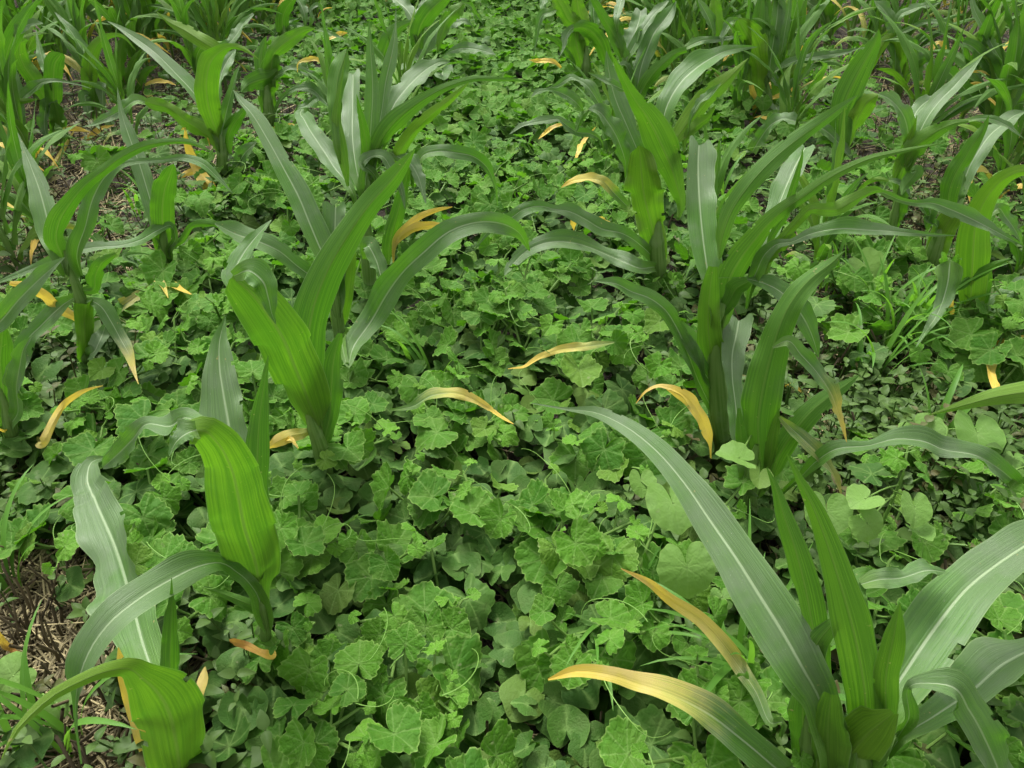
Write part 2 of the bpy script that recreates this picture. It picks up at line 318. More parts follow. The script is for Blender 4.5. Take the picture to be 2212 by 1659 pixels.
def traced_leaf(spec, base, rg, parent, org):
    z, side, dy, pts = spec[:4]; o = spec[4] if len(spec) > 4 else {}
    pt = [tuple(float(c) for c in q.split(',')) for q in pts.split()]
    a = ZN[z]; n = len(pt)
    F = [(a[0]+p[0]*a[2], a[1]+p[1]*a[2], p[2]*a[2]) for p in pt]
    # progress along the trace decides the depth offset
    ln = np.r_[0, np.cumsum([math.hypot(F[i+1][0]-F[i][0], F[i+1][1]-F[i][1]) for i in range(n-1)])]; ln /= ln[-1]
    if isinstance(dy, tuple): dys = np.interp(ln, np.linspace(0, 1, len(dy)), dy)
    else: dys = dy*(1.5 if side == 't' and dy > .04 else 1)*ln**1.2
    C = []; wk = .78 if o.get('y', (0, 0))[1] > .6 else (.92 if side == 't' else .96)
    for (x, y, w_), q in zip(F, dys):
        p, t = on_plane(x, y, base[1]+q); zc = .015+.19*dens(p[0], p[1]) if C else .012
        if p[2] < zc:
            p2 = ground(x, y, zc)
            if p2[1] > .3 and p[1]-p2[1] < .45: p = p2; t = (p[1]*CP-(p[2]-H)*SP)
        C.append([p[0], p[1], max(p[2], .012), w_*t/FPX*wk])
    if o.get('wrap', True):
        p0 = np.array(C[0][:3]); q = np.array([p0[0]*.5+base[0]*.5, base[1], 0.0]); dl = np.linalg.norm(q-p0)
        f = min(.6, max(.035, C[0][3]*1.3)/max(dl, .01)); C.insert(0, list(p0+(q-p0)*f)+[C[0][3]*.42])
    N_ = int(min(56, max(22, ln.size*7))); M = 11
    S = catmull(C, N_); P = S[:, :3]; wid = np.clip(S[:, 3], .0008, .2)
    T = nrm(np.gradient(P, axis=0)); Vc = nrm(np.array([0, 0, H])-P); N = nrm(Vc-T*(Vc*T).sum(1, keepdims=True)); W = np.cross(T, N)
    v = np.linspace(0, 1, N_)
    ph0 = o.get('phi', 32 if side == 't' else -14)
    phi = R(1)*(ph0*np.minimum(1, v*4)+15*np.sin(v*rg.uniform(5, 10)+rg.uniform(0, 6)))
    sg = np.sign(W[:, 2]+1e-6)                 # rotate so that N tips up for +phi
    sgs = sg if abs(sg.sum()) > N_*.9 else np.tanh(W[:, 2]*6)
    ph = phi*sgs
    N2 = N*np.cos(ph)[:, None]+W*np.sin(ph)[:, None]; W2 = W*np.cos(ph)[:, None]-N*np.sin(ph)[:, None]
    wid = wid/np.maximum(np.cos(ph), .6)
    yb, yt = o.get('y', (0, .25 if rg.random() < .35 else 0.0))
    V, Fc, d, uv = blade(P, W2, T, N2, wid, side == 'u', yprof(N_, M, yb, yt), o.get('tone', rg.random()), rg, o.get('cut', 0), M, o.get('wav', 1.0), o.get('wrap', True))
    me = mesh_np('leaf', V-org, Fc, d, uv, M_CORN); ob = link('leaf', me, parent)
    if 'lab' in o: ob['label'] = o['lab']
    elif yt > .6 and yb > .4: ob['label'] = 'withered yellow leaf'
    elif yt > .6: ob['label'] = 'green leaf withering to a yellow tip'
    elif o.get('cut'): ob['label'] = 'leaf with a bitten off ragged end'
    return ob

def stalk_mesh(C, rad, org):
    S = catmull(np.c_[C, rad], 26); P = S[:, :3]; r = S[:, 3].copy(); v = np.linspace(0, 1, 26)
    r *= 1-.88*np.clip((v-.45)/.55, 0, 1)**1.2
    for k in (.12, .3, .5, .72): r *= 1+.12*np.exp(-((v-k)/.022)**2)
    V, F, d, uv = tube(P, r, 12, .5, .82)
    return mesh_np('stalk', V-org, F, d, uv, M_STALK)

def traced_plant(label, base, stalk, leaves, seed, group='maize plants in rows'):
    rg = np.random.default_rng(seed)
    fb = toF(*base); b = ground(*fb); b = ground(fb[0], fb[1], .11*dens(b[0], b[1])); b[2] = 0; org = np.array([b[0], b[1], 0.0])
    t = thing('corn_plant', tuple(org), label, 'corn plant', group)
    if stalk:
        z, pts = stalk; a = ZN[z]; C = [np.r_[b, 0]]; rad = []
        q0 = [tuple(float(c) for c in q.split(',')) for q in pts.split()]
        C = []; rad = []
        for (x, y, w_) in q0:
            fx, fy = toF(z, x, y); p, tt = on_plane(fx, fy, b[1]); C.append(p); rad.append(w_*a[2]*tt/FPX/2)
        if C[0][2] > .03: C.insert(0, np.array([b[0], b[1], -.01])); rad.insert(0, rad[0]*.85)
        else: C[0][2] = -.01
        link('stalk', stalk_mesh(np.array(C), np.array(rad), org), t)
    for sp in leaves: traced_leaf(sp, b, rg, t, org)
    return t
# ------------------------------------------------------------------ corn plants measured in the field
# zone | side (t upper face, u under face) | lean away(+)/towards(-) of the tip in metres | x,y,width along the midrib
TP = []
def P_(*a): TP.append(a)
P_('low corn plant in the bottom left corner with an arching leaf and yellow strip', ('F', 385, 1655),
   ('F', '385,1655,40 380,1600,60 375,1540,60'), [
   ('F', 't', .30, '350,1500,70 318,1420,92 283,1300,104 243,1170,98 205,1080,84 188,1030,60 196,1000,30 226,988,4', {'y': (0, 0)}),
   ('Z7', 'u', (-.02, -.10, -.16, -.22), '1140,1760,200 1110,1620,330 1090,1480,400 1060,1340,420 1000,1220,370 900,1115,210 760,1040,110 620,1070,90 480,1130,80 330,1210,75 210,1310,60 100,1430,35 10,1600,5', {'phi': -4, 'y': (0, 0), 'wav': .8}),
   ('Z7', 'u', .03, '1060,1100,110 1055,1000,115 1058,860,100 1065,700,65 1068,580,25 1067,480,3', {'y': (0, 0)}),
   ('Z7', 'u', .05, '960,1640,60 920,1540,120 860,1360,130 800,1180,110 760,1030,75 735,910,6', {'y': (.5, 1.0), 'lab': 'dying leaf with a yellow edge'}),
   ], )
P_('lower left corn plant with a broad leaf folded over and one arching to the straw', ('F', 572, 1392),
   ('F', '575,1400,26 572,1340,30 562,1290,46 556,1240,64'), [
   ('F', 't', .16, '545,1190,60 525,1100,84 505,1010,100 495,930,100 482,850,84 474,790,66 474,740,38 487,685,2', {'y': (0, 0), 'phi': 12}),
   ('F', 'u', (0, -.05, -.12, -.2, -.26), '565,1290,60 553,1220,118 528,1140,132 512,1060,124 495,1000,100 468,955,82 435,930,62 410,934,50', {'y': (0, 0), 'phi': -4, 'cut': 3}),
   ('F', 't', (-.26, -.28), '425,928,46 400,937,48 380,955,28 366,985,3', {'y': (0, 0), 'wrap': False}),
   ('F', 'u', .05, '556,1120,46 556,1040,52 557,960,52 562,890,36 572,820,16 580,768,2', {'y': (0, 0)}),
   ('F', 't', (0, -.08, -.17, -.23, -.26), '568,1325,40 550,1275,34 515,1238,36 465,1215,42 425,1224,62 370,1250,78 300,1292,84 240,1340,80 200,1392,70 178,1440,54 166,1490,22 164,1560,8 176,1650,4', {'y': (0, 0), 'phi': 14}),
   ('F', 't', .10, '500,950,20 450,925,34 405,902,40 365,920,44 320,915,30 285,950,46 250,985,42 222,1010,8', {'y': (0, 0)}),
   ('F', 'u', .0, '570,1330,30 545,1310,26 500,1290,20 440,1268,4'),
   ('Z7', 't', -.08, '1700,930,20 1610,940,60 1530,900,60 1460,880,50 1425,870,25', {'y': (1.1, 1.4), 'cut': 1, 'wrap': False}),
   ])
P_('corn plant left of centre, striped leaf curling over, long leaf pointing up right', ('F', 703, 1012),
   ('F', '703,1012,36 690,960,50 668,895,56 655,850,70'), [
   ('F', 'u', (0, -.04, -.12, -.2, -.22), '690,930,50 665,860,96 638,795,112 610,730,116 578,680,112 548,640,100 522,615,78 503,602,40 500,600,15', {'y': (0, 0), 'phi': -4, 'tone': .8}),
   ('F', 't', (-.22, -.24), '505,596,26 540,585,50 566,605,62 580,645,40 588,680,14 596,700,2', {'y': (0, 0), 'wrap': False, 'phi': 15}),
   ('F', 'u', .02, '690,900,50 668,830,72 664,750,82 676,670,82 705,590,74 750,510,62 800,440,52 850,385,42 880,345,20 896,322,2', {'y': (0, 0), 'wav': .5}),
   ('F', 't', .10, '510,640,20 505,590,40 525,548,42 550,515,26 586,475,2'),
   ('Z4', 'u', -.06, '1950,1130,40 1860,1140,90 1780,1160,110 1700,1200,70 1640,1240,20', {'y': (.2, .9)}),
   ('Z4', 't', -.1, '1740,1190,30 1800,1170,40 1850,1230,10', {'y': (.9, 1.0), 'wrap': False}),
   ('F', 'u', .05, '700,960,30 712,900,42 716,840,50 720,780,44 735,720,10'),
   ])
P_('corn plant behind the striped one with a long grey leaf leaning up left', ('F', 735, 740),
   ('F', '735,740,26 728,680,34 718,610,44 712,560,50'), [
   ('Z1', 't', .16, '2060,1680,130 1990,1540,150 1930,1400,160 1860,1230,160 1760,1040,140 1660,860,110 1560,700,75 1490,620,40 1450,560,3', {'y': (0, 0), 'wav': .5}),
   ('F', 't', .06, '728,640,40 724,580,50 722,520,54 724,470,52 725,438,50', {'cut': 1, 'y': (0, 0)}),
   ('F', 't', -.05, '720,640,25 690,610,30 643,575,34 600,540,44 555,520,50 510,505,44 464,482,4'),
   ('F', 't', (-.12, -.1, -.12, -.16, -.1, .0), '738,735,20 752,790,14 765,745,46 800,695,60 832,640,64 868,590,52 915,545,56 970,500,54 1030,480,48 1080,482,46 1118,500,30 1144,542,3', {'phi': 10}),
   ('F', 'u', .03, '735,700,36 738,640,48 745,580,50 750,520,36 752,470,4'),
   ('F', 't', -.08, '790,560,16 795,530,34 812,560,40 824,600,26 830,625,3', {'wrap': False}),
   ])
P_('big corn plant left of the melon strip with spear leaves and two long right arches', ('F', 802, 640),
   ('F', '802,640,28 795,560,40 790,490,56 790,420,66'), [
   ('T2', 't', .18, '860,1700,60 780,1560,110 690,1450,150 620,1340,175 550,1237,180 480,1130,175 425,1030,140 395,980,90 410,945,20', {'phi': 20}),
   ('T2', 't', .20, '930,1650,100 890,1500,150 865,1350,165 850,1200,175 848,1000,185 850,850,185 852,720,160 852,622,142', {'cut': 1, 'y': (0, 0), 'tone': .1}),
   ('T2', 't', .05, '960,1600,110 990,1400,150 1003,1200,165 1015,1000,150 1025,830,135 1020,650,110 1008,450,70 998,280,30 992,150,2', {'y': (0, 0), 'wav': .35, 'phi': 10}),
   ('T2', 't', .12, '1010,1500,80 1060,1200,90 1105,950,90 1140,700,120 1180,520,120 1208,380,80 1222,240,25 1228,20,2', {'y': (0, 0), 'wav': .4, 'phi': 10}),
   ('T2', 'u', -.05, '1010,1500,110 1050,1330,140 1110,1190,165 1210,1060,175 1350,940,140 1500,840,100 1700,740,66 1900,685,50 2150,690,34 2300,700,20 2400,712,3', {'y': (0, 0), 'wav': .4, 'phi': -10}),
   ('T2', 'u', -.08, '1160,1500,70 1240,1340,110 1320,1220,115 1410,1110,112 1550,980,92 1700,860,66 1780,790,40 1860,715,4', {'y': (0, 0), 'wav': .4}),
   ('T2', 't', .16, '1080,1300,60 1140,1080,110 1215,900,150 1320,760,175 1430,650,150 1530,575,105 1620,535,55 1700,540,4', {'y': (0, 0), 'phi': 30}),
   ('T2', 'u', .14, '720,1300,60 690,1000,90 705,820,140 725,650,165 770,520,140 800,425,20', {'y': (0, 0), 'phi': -20}),
   ('T2', 'u', .08, '790,1500,70 745,1280,110 712,1080,100 725,860,50 760,640,22 792,470,3', {'y': (0, 0), 'wav': .3}),
   ('T2', 'u', -.06, '1010,1500,90 985,1330,100 950,1130,80 915,980,50 885,820,3', {'y': (0, 0), 'wav': .3}),
   ('Z2', 't', -.08, '300,1180,20 230,1060,50 180,1020,70 240,970,60 300,970,60 350,1040,60 400,1130,50 430,1230,30 440,1300,4', {'wrap': False}),
   ('Z2', 't', -.10, '340,940,20 400,975,70 470,1010,90 520,1090,80 545,1170,50 570,1265,4', {'wrap': False}),
   ('Z2', 't', .1, '500,1080,40 560,960,70 640,940,90 760,950,90 870,975,80 950,1040,60 990,1120,30 1015,1280,4'),
   ('Z2', 'u', -.05, '370,1560,30 390,1480,50 450,1410,55 540,1340,50 640,1305,35 735,1285,4', {'y': (.75, 1.05)}),
   ('Z2', 'u', -.09, '375,1540,20 420,1470,50 500,1420,70 590,1400,60 700,1405,25', {'y': (.6, 1.05), 'cut': 3}),
   ('Z2', 'u', .0, '340,1560,80 400,1300,90 440,1150,60 480,1000,20'),
   ])
P_('corn plant behind the big spear leaved one, pale body with a bright upper leaf', ('T2', 1250, 690),
   ('T2', '1250,690,80 1240,600,120 1235,500,130'), [
   ('T2', 'u', .05, '1190,700,60 1110,580,80 1110,480,110 1170,330,120 1250,240,90 1390,175,5'),
   ('T2', 'u', .02, '1230,880,90 1215,730,130 1235,560,140 1260,440,90 1270,360,20', {'tone': .8}),
   ('T2', 't', .1, '1290,760,30 1330,620,90 1370,500,80 1395,420,10'),
   ('T2', 'u', .1, '1180,850,60 1150,700,70 1180,600,50 1200,500,4')])
P_('corn plant at the top edge, its grey leaf arching right over the melon strip', ('T2', 1440, 640),
   ('T2', '1440,640,80 1430,500,110 1420,400,120'), [
   ('T2', 'u', -.05, '1420,470,90 1415,330,130 1440,220,150 1510,110,160 1600,20,140 1680,-50,100 1760,-110,10', {'y': (0, 0)}),
   ('T2', 't', .12, '1470,490,20 1500,400,120 1560,280,140 1640,205,100 1740,195,90 1830,185,50 1900,232,4', {'y': (0, 0), 'phi': 30}),
   ('T2', 't', .1, '1400,300,60 1375,180,90 1320,80,110 1250,20,90 1190,-30,20'),
   ('T2', 't', .1, '1420,280,70 1435,160,95 1470,60,100 1490,-40,40'),
   ('T2', 'u', .08, '1600,380,50 1640,260,90 1680,180,120 1760,90,120 1820,20,30'),
   ('T2', 't', .05, '1800,20,10 1880,55,50 1920,120,40 1980,205,4', {'wrap': False}),
   ('T2', 't', -.08, '1420,640,60 1420,540,90 1400,470,110 1350,430,50', {'cut': 1}),
   ('T2', 't', -.05, '1560,560,20 1660,468,20 1760,425,80 1880,420,95 2000,445,70 2095,475,4', {'wrap': False, 'phi': 35}),
   ('T2', 't', 0, '1480,640,50 1560,600,60 1600,640,80 1600,720,70 1590,780,5')])
P_('corn plant with drooping bright leaf, third row back left of the melon strip', ('T2', 130, 1160),
   ('T2', '130,1160,45 125,1000,120 110,850,150 100,700,160'), [
   ('T2', 'u', -.02, '140,620,110 160,480,120 240,390,140 350,315,110 450,262,60 520,250,10', {'y': (0, 0)}),
   ('T2', 't', -.02, '510,258,10 600,268,34 700,305,30 790,345,3', {'wrap': False}),
   ('T2', 't', .04, '170,680,40 240,630,60 310,590,40 360,590,50 450,630,75 560,690,60 660,755,8'),
   ('T2', 'u', -.1, '190,620,40 130,670,120 30,700,160 -60,740,120 -120,800,10', {'y': (0, 0)}),
   ('T2', 'u', .06, '90,800,80 60,620,110 60,470,120 80,380,60 100,310,3'),
   ('T2', 'u', 0, '120,950,120 130,750,180 150,560,170 170,460,60', {'tone': .7}),
   ('T2', 't', .0, '170,1000,20 270,820,40 380,765,50 500,775,80 600,870,80 690,975,5'),
   ('T2', 't', .05, '370,940,20 440,920,60 520,860,70 620,815,4'),
   ('T2', 'u', -.05, '170,1150,12 230,1100,34 300,1085,34 375,1120,6', {'y': (1, 1)}),
   ('T2', 't', .0, '380,550,20 450,520,50 540,515,45 600,560,34 655,600,3', {'y': (.6, 1.1)}),
   ('T1', 'u', .12, '1960,520,80 1880,440,120 1750,355,130 1600,260,112 1450,180,44 1350,95,3', {'y': (0, 0), 'wav': .4}),
   ('T1', 't', .1, '1900,420,30 1990,370,70 2060,290,70 2110,210,60 2200,120,20')])
P_('corn plant far back left of the melon strip with one bright leaf bending at top', ('T2', 270, 380),
   ('T2', '270,380,50 260,300,90 250,220,100'), [
   ('T2', 'u', -.02, '255,320,100 240,170,120 280,60,100 350,-20,40'),
   ('T2', 't', .05, '160,330,20 220,235,50 300,180,44 390,155,4'),
   ('T2', 't', .05, '440,200,30 420,80,80 380,0,80 340,-60,10'),
   ('T2', 't', .05, '300,230,20 370,215,50 450,240,20'),
   ('T2', 't', .05, '500,180,40 490,80,30 540,40,40 600,120,4')])
P_('left corn plant with broad bright leaf folding right and long grey leaf up left', ('F', 478, 402),
   ('F', '478,402,20 480,350,30 480,310,44 478,290,50'), [
   ('T1', 't', .16, '1910,1260,70 1860,1120,90 1790,960,120 1680,800,130 1540,650,130 1340,450,120 1130,300,70 1020,230,30 935,185,3', {'y': (0, 0), 'wav': .4}),
   ('T1', 'u', (0, -.05, -.1, -.12), '1900,1200,110 1840,1030,180 1800,850,200 1800,650,205 1840,520,180 1910,450,110 2010,405,55 2100,420,40 2250,515,4', {'y': (0, 0), 'phi': -5, 'tone': .9}),
   ('T1', 't', .02, '1920,1230,90 1960,1000,110 2010,800,66 2060,620,25 2085,560,3', {'wav': .3}),
   ('T1', 'u', -.02, '1980,1230,90 2030,1080,120 2090,1000,80 2150,900,5'),
   ('T1', 'u', -.06, '1880,1250,90 1740,1130,140 1600,1040,120 1470,940,100 1330,900,110 1260,885,40', {'y': (0, 0), 'wav': 1.4}),
   ('T1', 't', -.06, '1300,895,50 1200,870,90 1060,955,100 920,1030,80 820,1080,30 715,1102,3', {'wrap': False, 'y': (0, 0)}),
   ('T1', 't', .1, '1900,850,60 1920,650,100 1980,520,110 2045,430,8'),
   ('Z1', 't', 0, '1420,1130,10 1470,1030,70 1530,940,80 1595,880,5'),
   ('Z1', 'u', -.03, '1350,1240,60 1290,1150,100 1210,1020,80 1165,900,50 1150,790,10', {'y': (.9, 1.05)}),
   ('Z1', 'u', .02, '1330,1100,30 1260,1060,40 1180,1070,50 1080,1120,4', {'y': (1, 1.1)}),
   ('T1', 'u', .04, '1800,1180,20 1730,1050,30 1680,1040,50 1620,1040,10', {'y': (1, 1)})])
P_('slim corn plant on the left with bare pale stalk and yellowing drooped leaf', ('F', 366, 612),
   ('F', '366,612,20 362,575,20 356,555,26 352,520,44 350,480,52'), [
   ('Z1', 't', .15, '1010,1500,60 960,1330,105 915,1180,110 860,1000,105 800,840,90 755,700,40 728,540,2', {'y': (0, 0), 'wav': .4}),
   ('Z1', 'u', -.05, '1020,1540,100 1010,1400,140 1010,1270,145 1030,1150,130 1060,1070,80 1075,1020,10', {'y': (0, 0), 'tone': .7}),
   ('Z1', 't', -.12, '1050,1560,50 1090,1480,40 1060,1400,40 980,1430,60 870,1490,60 740,1525,60 600,1535,65 430,1570,65 300,1630,60 150,1690,50 0,1750,20', {'y': (0, 0)}),
   ('Z1', 'u', -.04, '1060,1560,30 1130,1490,40 1200,1400,40 1300,1390,50 1400,1410,30'),
   ('Z4', 't', -.06, '1000,60,10 900,20,10 780,40,60 870,90,90 950,150,80 1010,220,50 1045,295,4', {'y': (0, .8), 'wrap': False}),
   ('Z4', 't', -.02, '900,250,30 960,215,60 1050,215,60 1120,240,40 1190,272,6', {'y': (.8, 1.1), 'wrap': False}),
   ('Z4', 't', 0, '740,360,10 800,320,70 870,270,60 930,220,20', {'y': (.25, .5), 'wrap': False})])
P_('left side corn plant with a spear leaf and two leaves arching far right', ('F', 188, 800),
   ('Z4', '545,740,40 535,600,90 520,450,110 500,300,120 440,120,150 400,0,150'), [
   ('Z1', 't', .14, '370,1600,100 320,1480,140 285,1330,150 245,1180,130 190,1030,80 150,930,36 110,825,3', {'y': (0, 0), 'wav': .4}),
   ('Z1', 'u', (0, -.05, -.1), '400,1620,100 350,1500,120 370,1370,120 430,1270,100 520,1160,80 640,1060,66 780,960,64 900,905,56 1040,880,40 1180,885,34 1320,945,4', {'y': (0, 0), 'wav': .4}),
   ('Z1', 't', -.05, '480,1620,80 530,1400,100 580,1220,140 660,1090,120 760,1020,60 880,1000,36 1010,995,34 1130,980,44 1250,1010,64 1350,1100,40 1445,1200,3', {'y': (0, 0)}),
   ('Z4', 'u', -.03, '540,700,60 530,560,100 525,420,110 535,330,110', {'tone': .8, 'y': (0, 0)}),
   ('Z4', 't', -.1, '500,330,30 560,310,50 620,340,100 690,440,120 750,550,110 800,640,80 830,740,36 860,830,4', {'y': (0, .8), 'phi': 20}),
   ('Z4', 't', -.1, '520,270,20 430,310,60 340,380,110 250,470,110 180,540,110 140,650,110 110,780,80 85,880,80 70,960,70 60,1060,10', {'y': (0, 0)}),
   ('Z4', 'u', -.03, '500,260,40 580,240,70 590,160,90 640,70,70 720,20,20'),
   ('Z4', 'u', -.05, '470,420,50 400,380,80 330,340,90 260,270,80 170,220,70 60,205,30', {'y': (.8, 1.1)}),
   ('Z4', 't', .0, '560,690,30 600,600,80 640,510,80 660,450,10', {'tone': .2})])
P_('corn plant cut by the left edge of the picture, striped bright stalk leaves', ('Z4', 80, 1200),
   ('Z4', '80,1200,50 60,1080,110 30,950,120 0,850,130'), [
   ('Z4', 'u', 0, '70,1120,80 30,1000,130 20,850,150 0,700,140 10,560,110 20,440,20', {'y': (0, 0)}),
   ('Z4', 't', -.1, '60,1150,60 110,1000,70 100,860,90 120,720,100 150,600,60 200,530,5'),
   ('Z4', 't', -.05, '-150,560,110 0,440,130 120,300,130 230,190,110 320,110,60 405,40,3', {'y': (0, 0)}),
   ('Z4', 'u', -.12, '60,1140,20 20,1120,20 -30,1100,10 -60,1090,3', {'y': (1, 1)}),
   ('Z4', 'u', 0, '230,1180,60 290,1150,70 340,1050,60 400,960,50 470,900,40 560,860,20 640,840,4', {'y': (.5, 1.1), 'wrap': False})])
# upper left
P_('upper left corn plant with two bright rounded leaves and a pale leaf hanging', ('T1', 500, 1290),
   ('T1', '500,1290,50 490,1150,100 480,1000,130'), [
   ('T1', 'u', -.02, '500,1290,100 510,1130,130 500,980,120 470,890,50'),
   ('T1', 'u', 0, '480,1000,110 465,820,140 465,660,150 480,540,140 520,480,90 530,462,30', {'y': (0, 0)}),
   ('T1', 'u', -.03, '420,920,60 370,820,110 290,690,150 210,570,140 170,450,120 180,370,80 240,345,15', {'y': (0, 0)}),
   ('T1', 't', -.06, '470,880,50 420,890,80 390,980,90 385,1100,80 415,1220,10', {'cut': 3}),
   ('T1', 't', .1, '430,700,40 380,560,80 345,430,60 325,320,20 310,240,3'),
   ('T1', 'u', -.06, '420,1230,20 460,1170,50 560,1130,50 680,1120,50 790,1150,4', {'y': (1, 1), 'wrap': False}),
   ('T1', 'u', -.06, '400,1560,10 520,1350,40 640,1140,10', {'y': (.6, .6)})])
P_('far left edge corn plant with tall grey leaf bending right at the top', ('T1', 110, 1420),
   ('T1', '110,1420,40 100,1250,90 80,1050,110 50,900,130'), [
   ('T1', 't', .1, '180,1420,70 180,1200,95 172,1000,100 160,830,115 125,660,100 105,520,5', {'y': (0, 0)}),
   ('T1', 'u', .02, '60,1050,90 20,850,100 25,650,125 70,430,130 140,260,130 220,130,100 290,50,50 380,-15,4', {'y': (0, 0)}),
   ('T1', 't', 0, '120,320,20 180,250,80 280,205,70 375,205,8', {'wrap': False}),
   ('T1', 't', -.05, '160,960,40 190,860,90 270,790,90 370,715,55 480,700,34 620,720,20 795,770,3', {'y': (0, 0)}),
   ('T1', 'u', -.08, '-60,1050,60 0,960,90 120,890,60 230,875,40 335,860,4'),
   ('T1', 't', -.05, '60,1450,90 60,1250,130 80,1100,140 110,960,60 120,900,10'),
   ('T1', 'u', 0, '100,1300,80 0,1050,90 -60,900,30')])
P_('upper left corn plant with one bright leaf arching right over a hanging pale leaf', ('T1', 860, 1090),
   ('T1', '860,1090,30 840,970,70 820,850,100'), [
   ('T1', 'u', -.04, '820,900,80 790,740,140 780,600,140 800,470,115 860,370,85 950,315,50 1060,315,30 1180,435,4', {'y': (0, 0)}),
   ('T1', 'u', -.02, '850,1060,50 830,920,100 820,820,90 815,760,20'),
   ('T1', 't', .08, '770,620,60 740,480,105 660,340,80 570,210,60 475,105,4', {'y': (0, 0)}),
   ('T1', 't', -.08, '830,980,10 790,840,10 745,825,90 755,920,80 780,1020,40 795,1130,5', {'wrap': False, 'cut': 0}),
   ('T1', 't', -.04, '850,800,20 885,750,70 890,860,66 905,985,5', {'y': (.2, .3)}),
   ('T1', 'u', -.05, '700,1200,10 780,1180,40 860,1120,40 990,1085,4', {'y': (1, 1.1), 'wrap': False})])
P_('upper left corn plant of upright narrow leaves with yellow leaves at its foot', ('T1', 1100, 870),
   ('T1', '1100,870,40 1100,800,90 1090,720,120'), [
   ('T1', 'u', -.02, '1020,900,40 940,720,110 880,600,90 850,520,15'),
   ('T1', 'u', .02, '1060,800,80 1045,620,100 1045,480,105 1060,380,80 1080,320,10'),
   ('T1', 'u', -.02, '1100,850,70 1120,680,80 1170,520,60 1230,420,4'),
   ('T1', 'u', -.02, '1130,850,40 1210,750,60 1270,620,60 1370,570,4'),
   ('T1', 't', .02, '1150,760,60 1190,600,60 1260,460,50 1320,350,8'),
   ('T1', 'u', -.02, '940,740,60 980,700,60 1015,655,10', {'y': (1, 1), 'wrap': False}),
   ('T1', 't', -.02, '1260,740,20 1330,710,44 1430,710,40 1535,740,4', {'y': (.7, 1), 'wrap': False}),
   ('T1', 't', -.02, '1250,790,50 1290,830,60 1330,860,30 1390,880,5', {'y': (.4, 1), 'wrap': False})])
P_('corn plant near top left corner with broad leaf bending over to lower right', ('T1', 455, 490),
   ('T1', '455,490,35 425,350,70 405,200,80'), [
   ('T1', 'u', -.1, '430,200,40 440,80,70 500,5,70 610,5,80 720,40,95 830,130,98 915,215,100 968,292,6', {'y': (0, 0)}),
   ('T1', 'u', 0, '420,300,80 400,180,90 370,60,80 360,-30,40'),
   ('T1', 'u', -.02, '495,460,30 515,350,50 555,265,40 600,215,4'),
   ('T1', 't', .02, '420,220,20 500,190,40 590,200,20 680,230,4'),
   ('T1', 't', .05, '370,200,50 310,120,60 270,60,5')])
P_('corn plant of bright upright leaves at the top left, beside a grey ribbed leaf', ('T1', 1255, 390),
   ('T1', '1255,390,50 1250,300,110 1245,200,130'), [
   ('T1', 'u', 0, '1240,350,110 1235,200,120 1220,70,70 1215,0,20'),
   ('T1', 'u', -.03, '1160,250,50 1150,150,100 1190,40,90 1250,-30,50'),
   ('T1', 'u', 0, '1340,280,100 1340,150,120 1310,20,110 1280,-60,40'),
   ('T1', 't', .08, '1440,320,50 1450,200,70 1480,90,80 1510,0,90 1520,-70,40'),
   ('T1', 't', .05, '1330,200,60 1270,110,60 1230,20,10'),
   ('T1', 'u', -.05, '1350,330,50 1400,285,60 1480,285,50 1600,320,10'),
   ('T1', 'u', 0, '1540,200,80 1560,100,80 1570,0,80 1570,-50,30')])
P_('corn plant at the top left with a yellow leaf lying to its right', ('T1', 1735, 300),
   ('T1', '1735,300,50 1730,200,100'), [
   ('T1', 'u', -.02, '1620,250,40 1650,150,60 1700,85,60 1760,60,60 1820,15,5'),
   ('T1', 'u', 0, '1720,280,80 1700,150,90 1690,50,50 1680,0,10'),
   ('T1', 'u', 0, '1750,280,60 1780,150,60 1840,50,20'),
   ('T1', 'u', -.02, '1790,220,20 1870,140,44 1960,95,40 2060,85,36 2140,95,5', {'y': (.6, 1.1)}),
   ('T1', 'u', 0, '1580,170,50 1620,190,34 1650,210,5', {'y': (1, 1), 'wrap': False})])
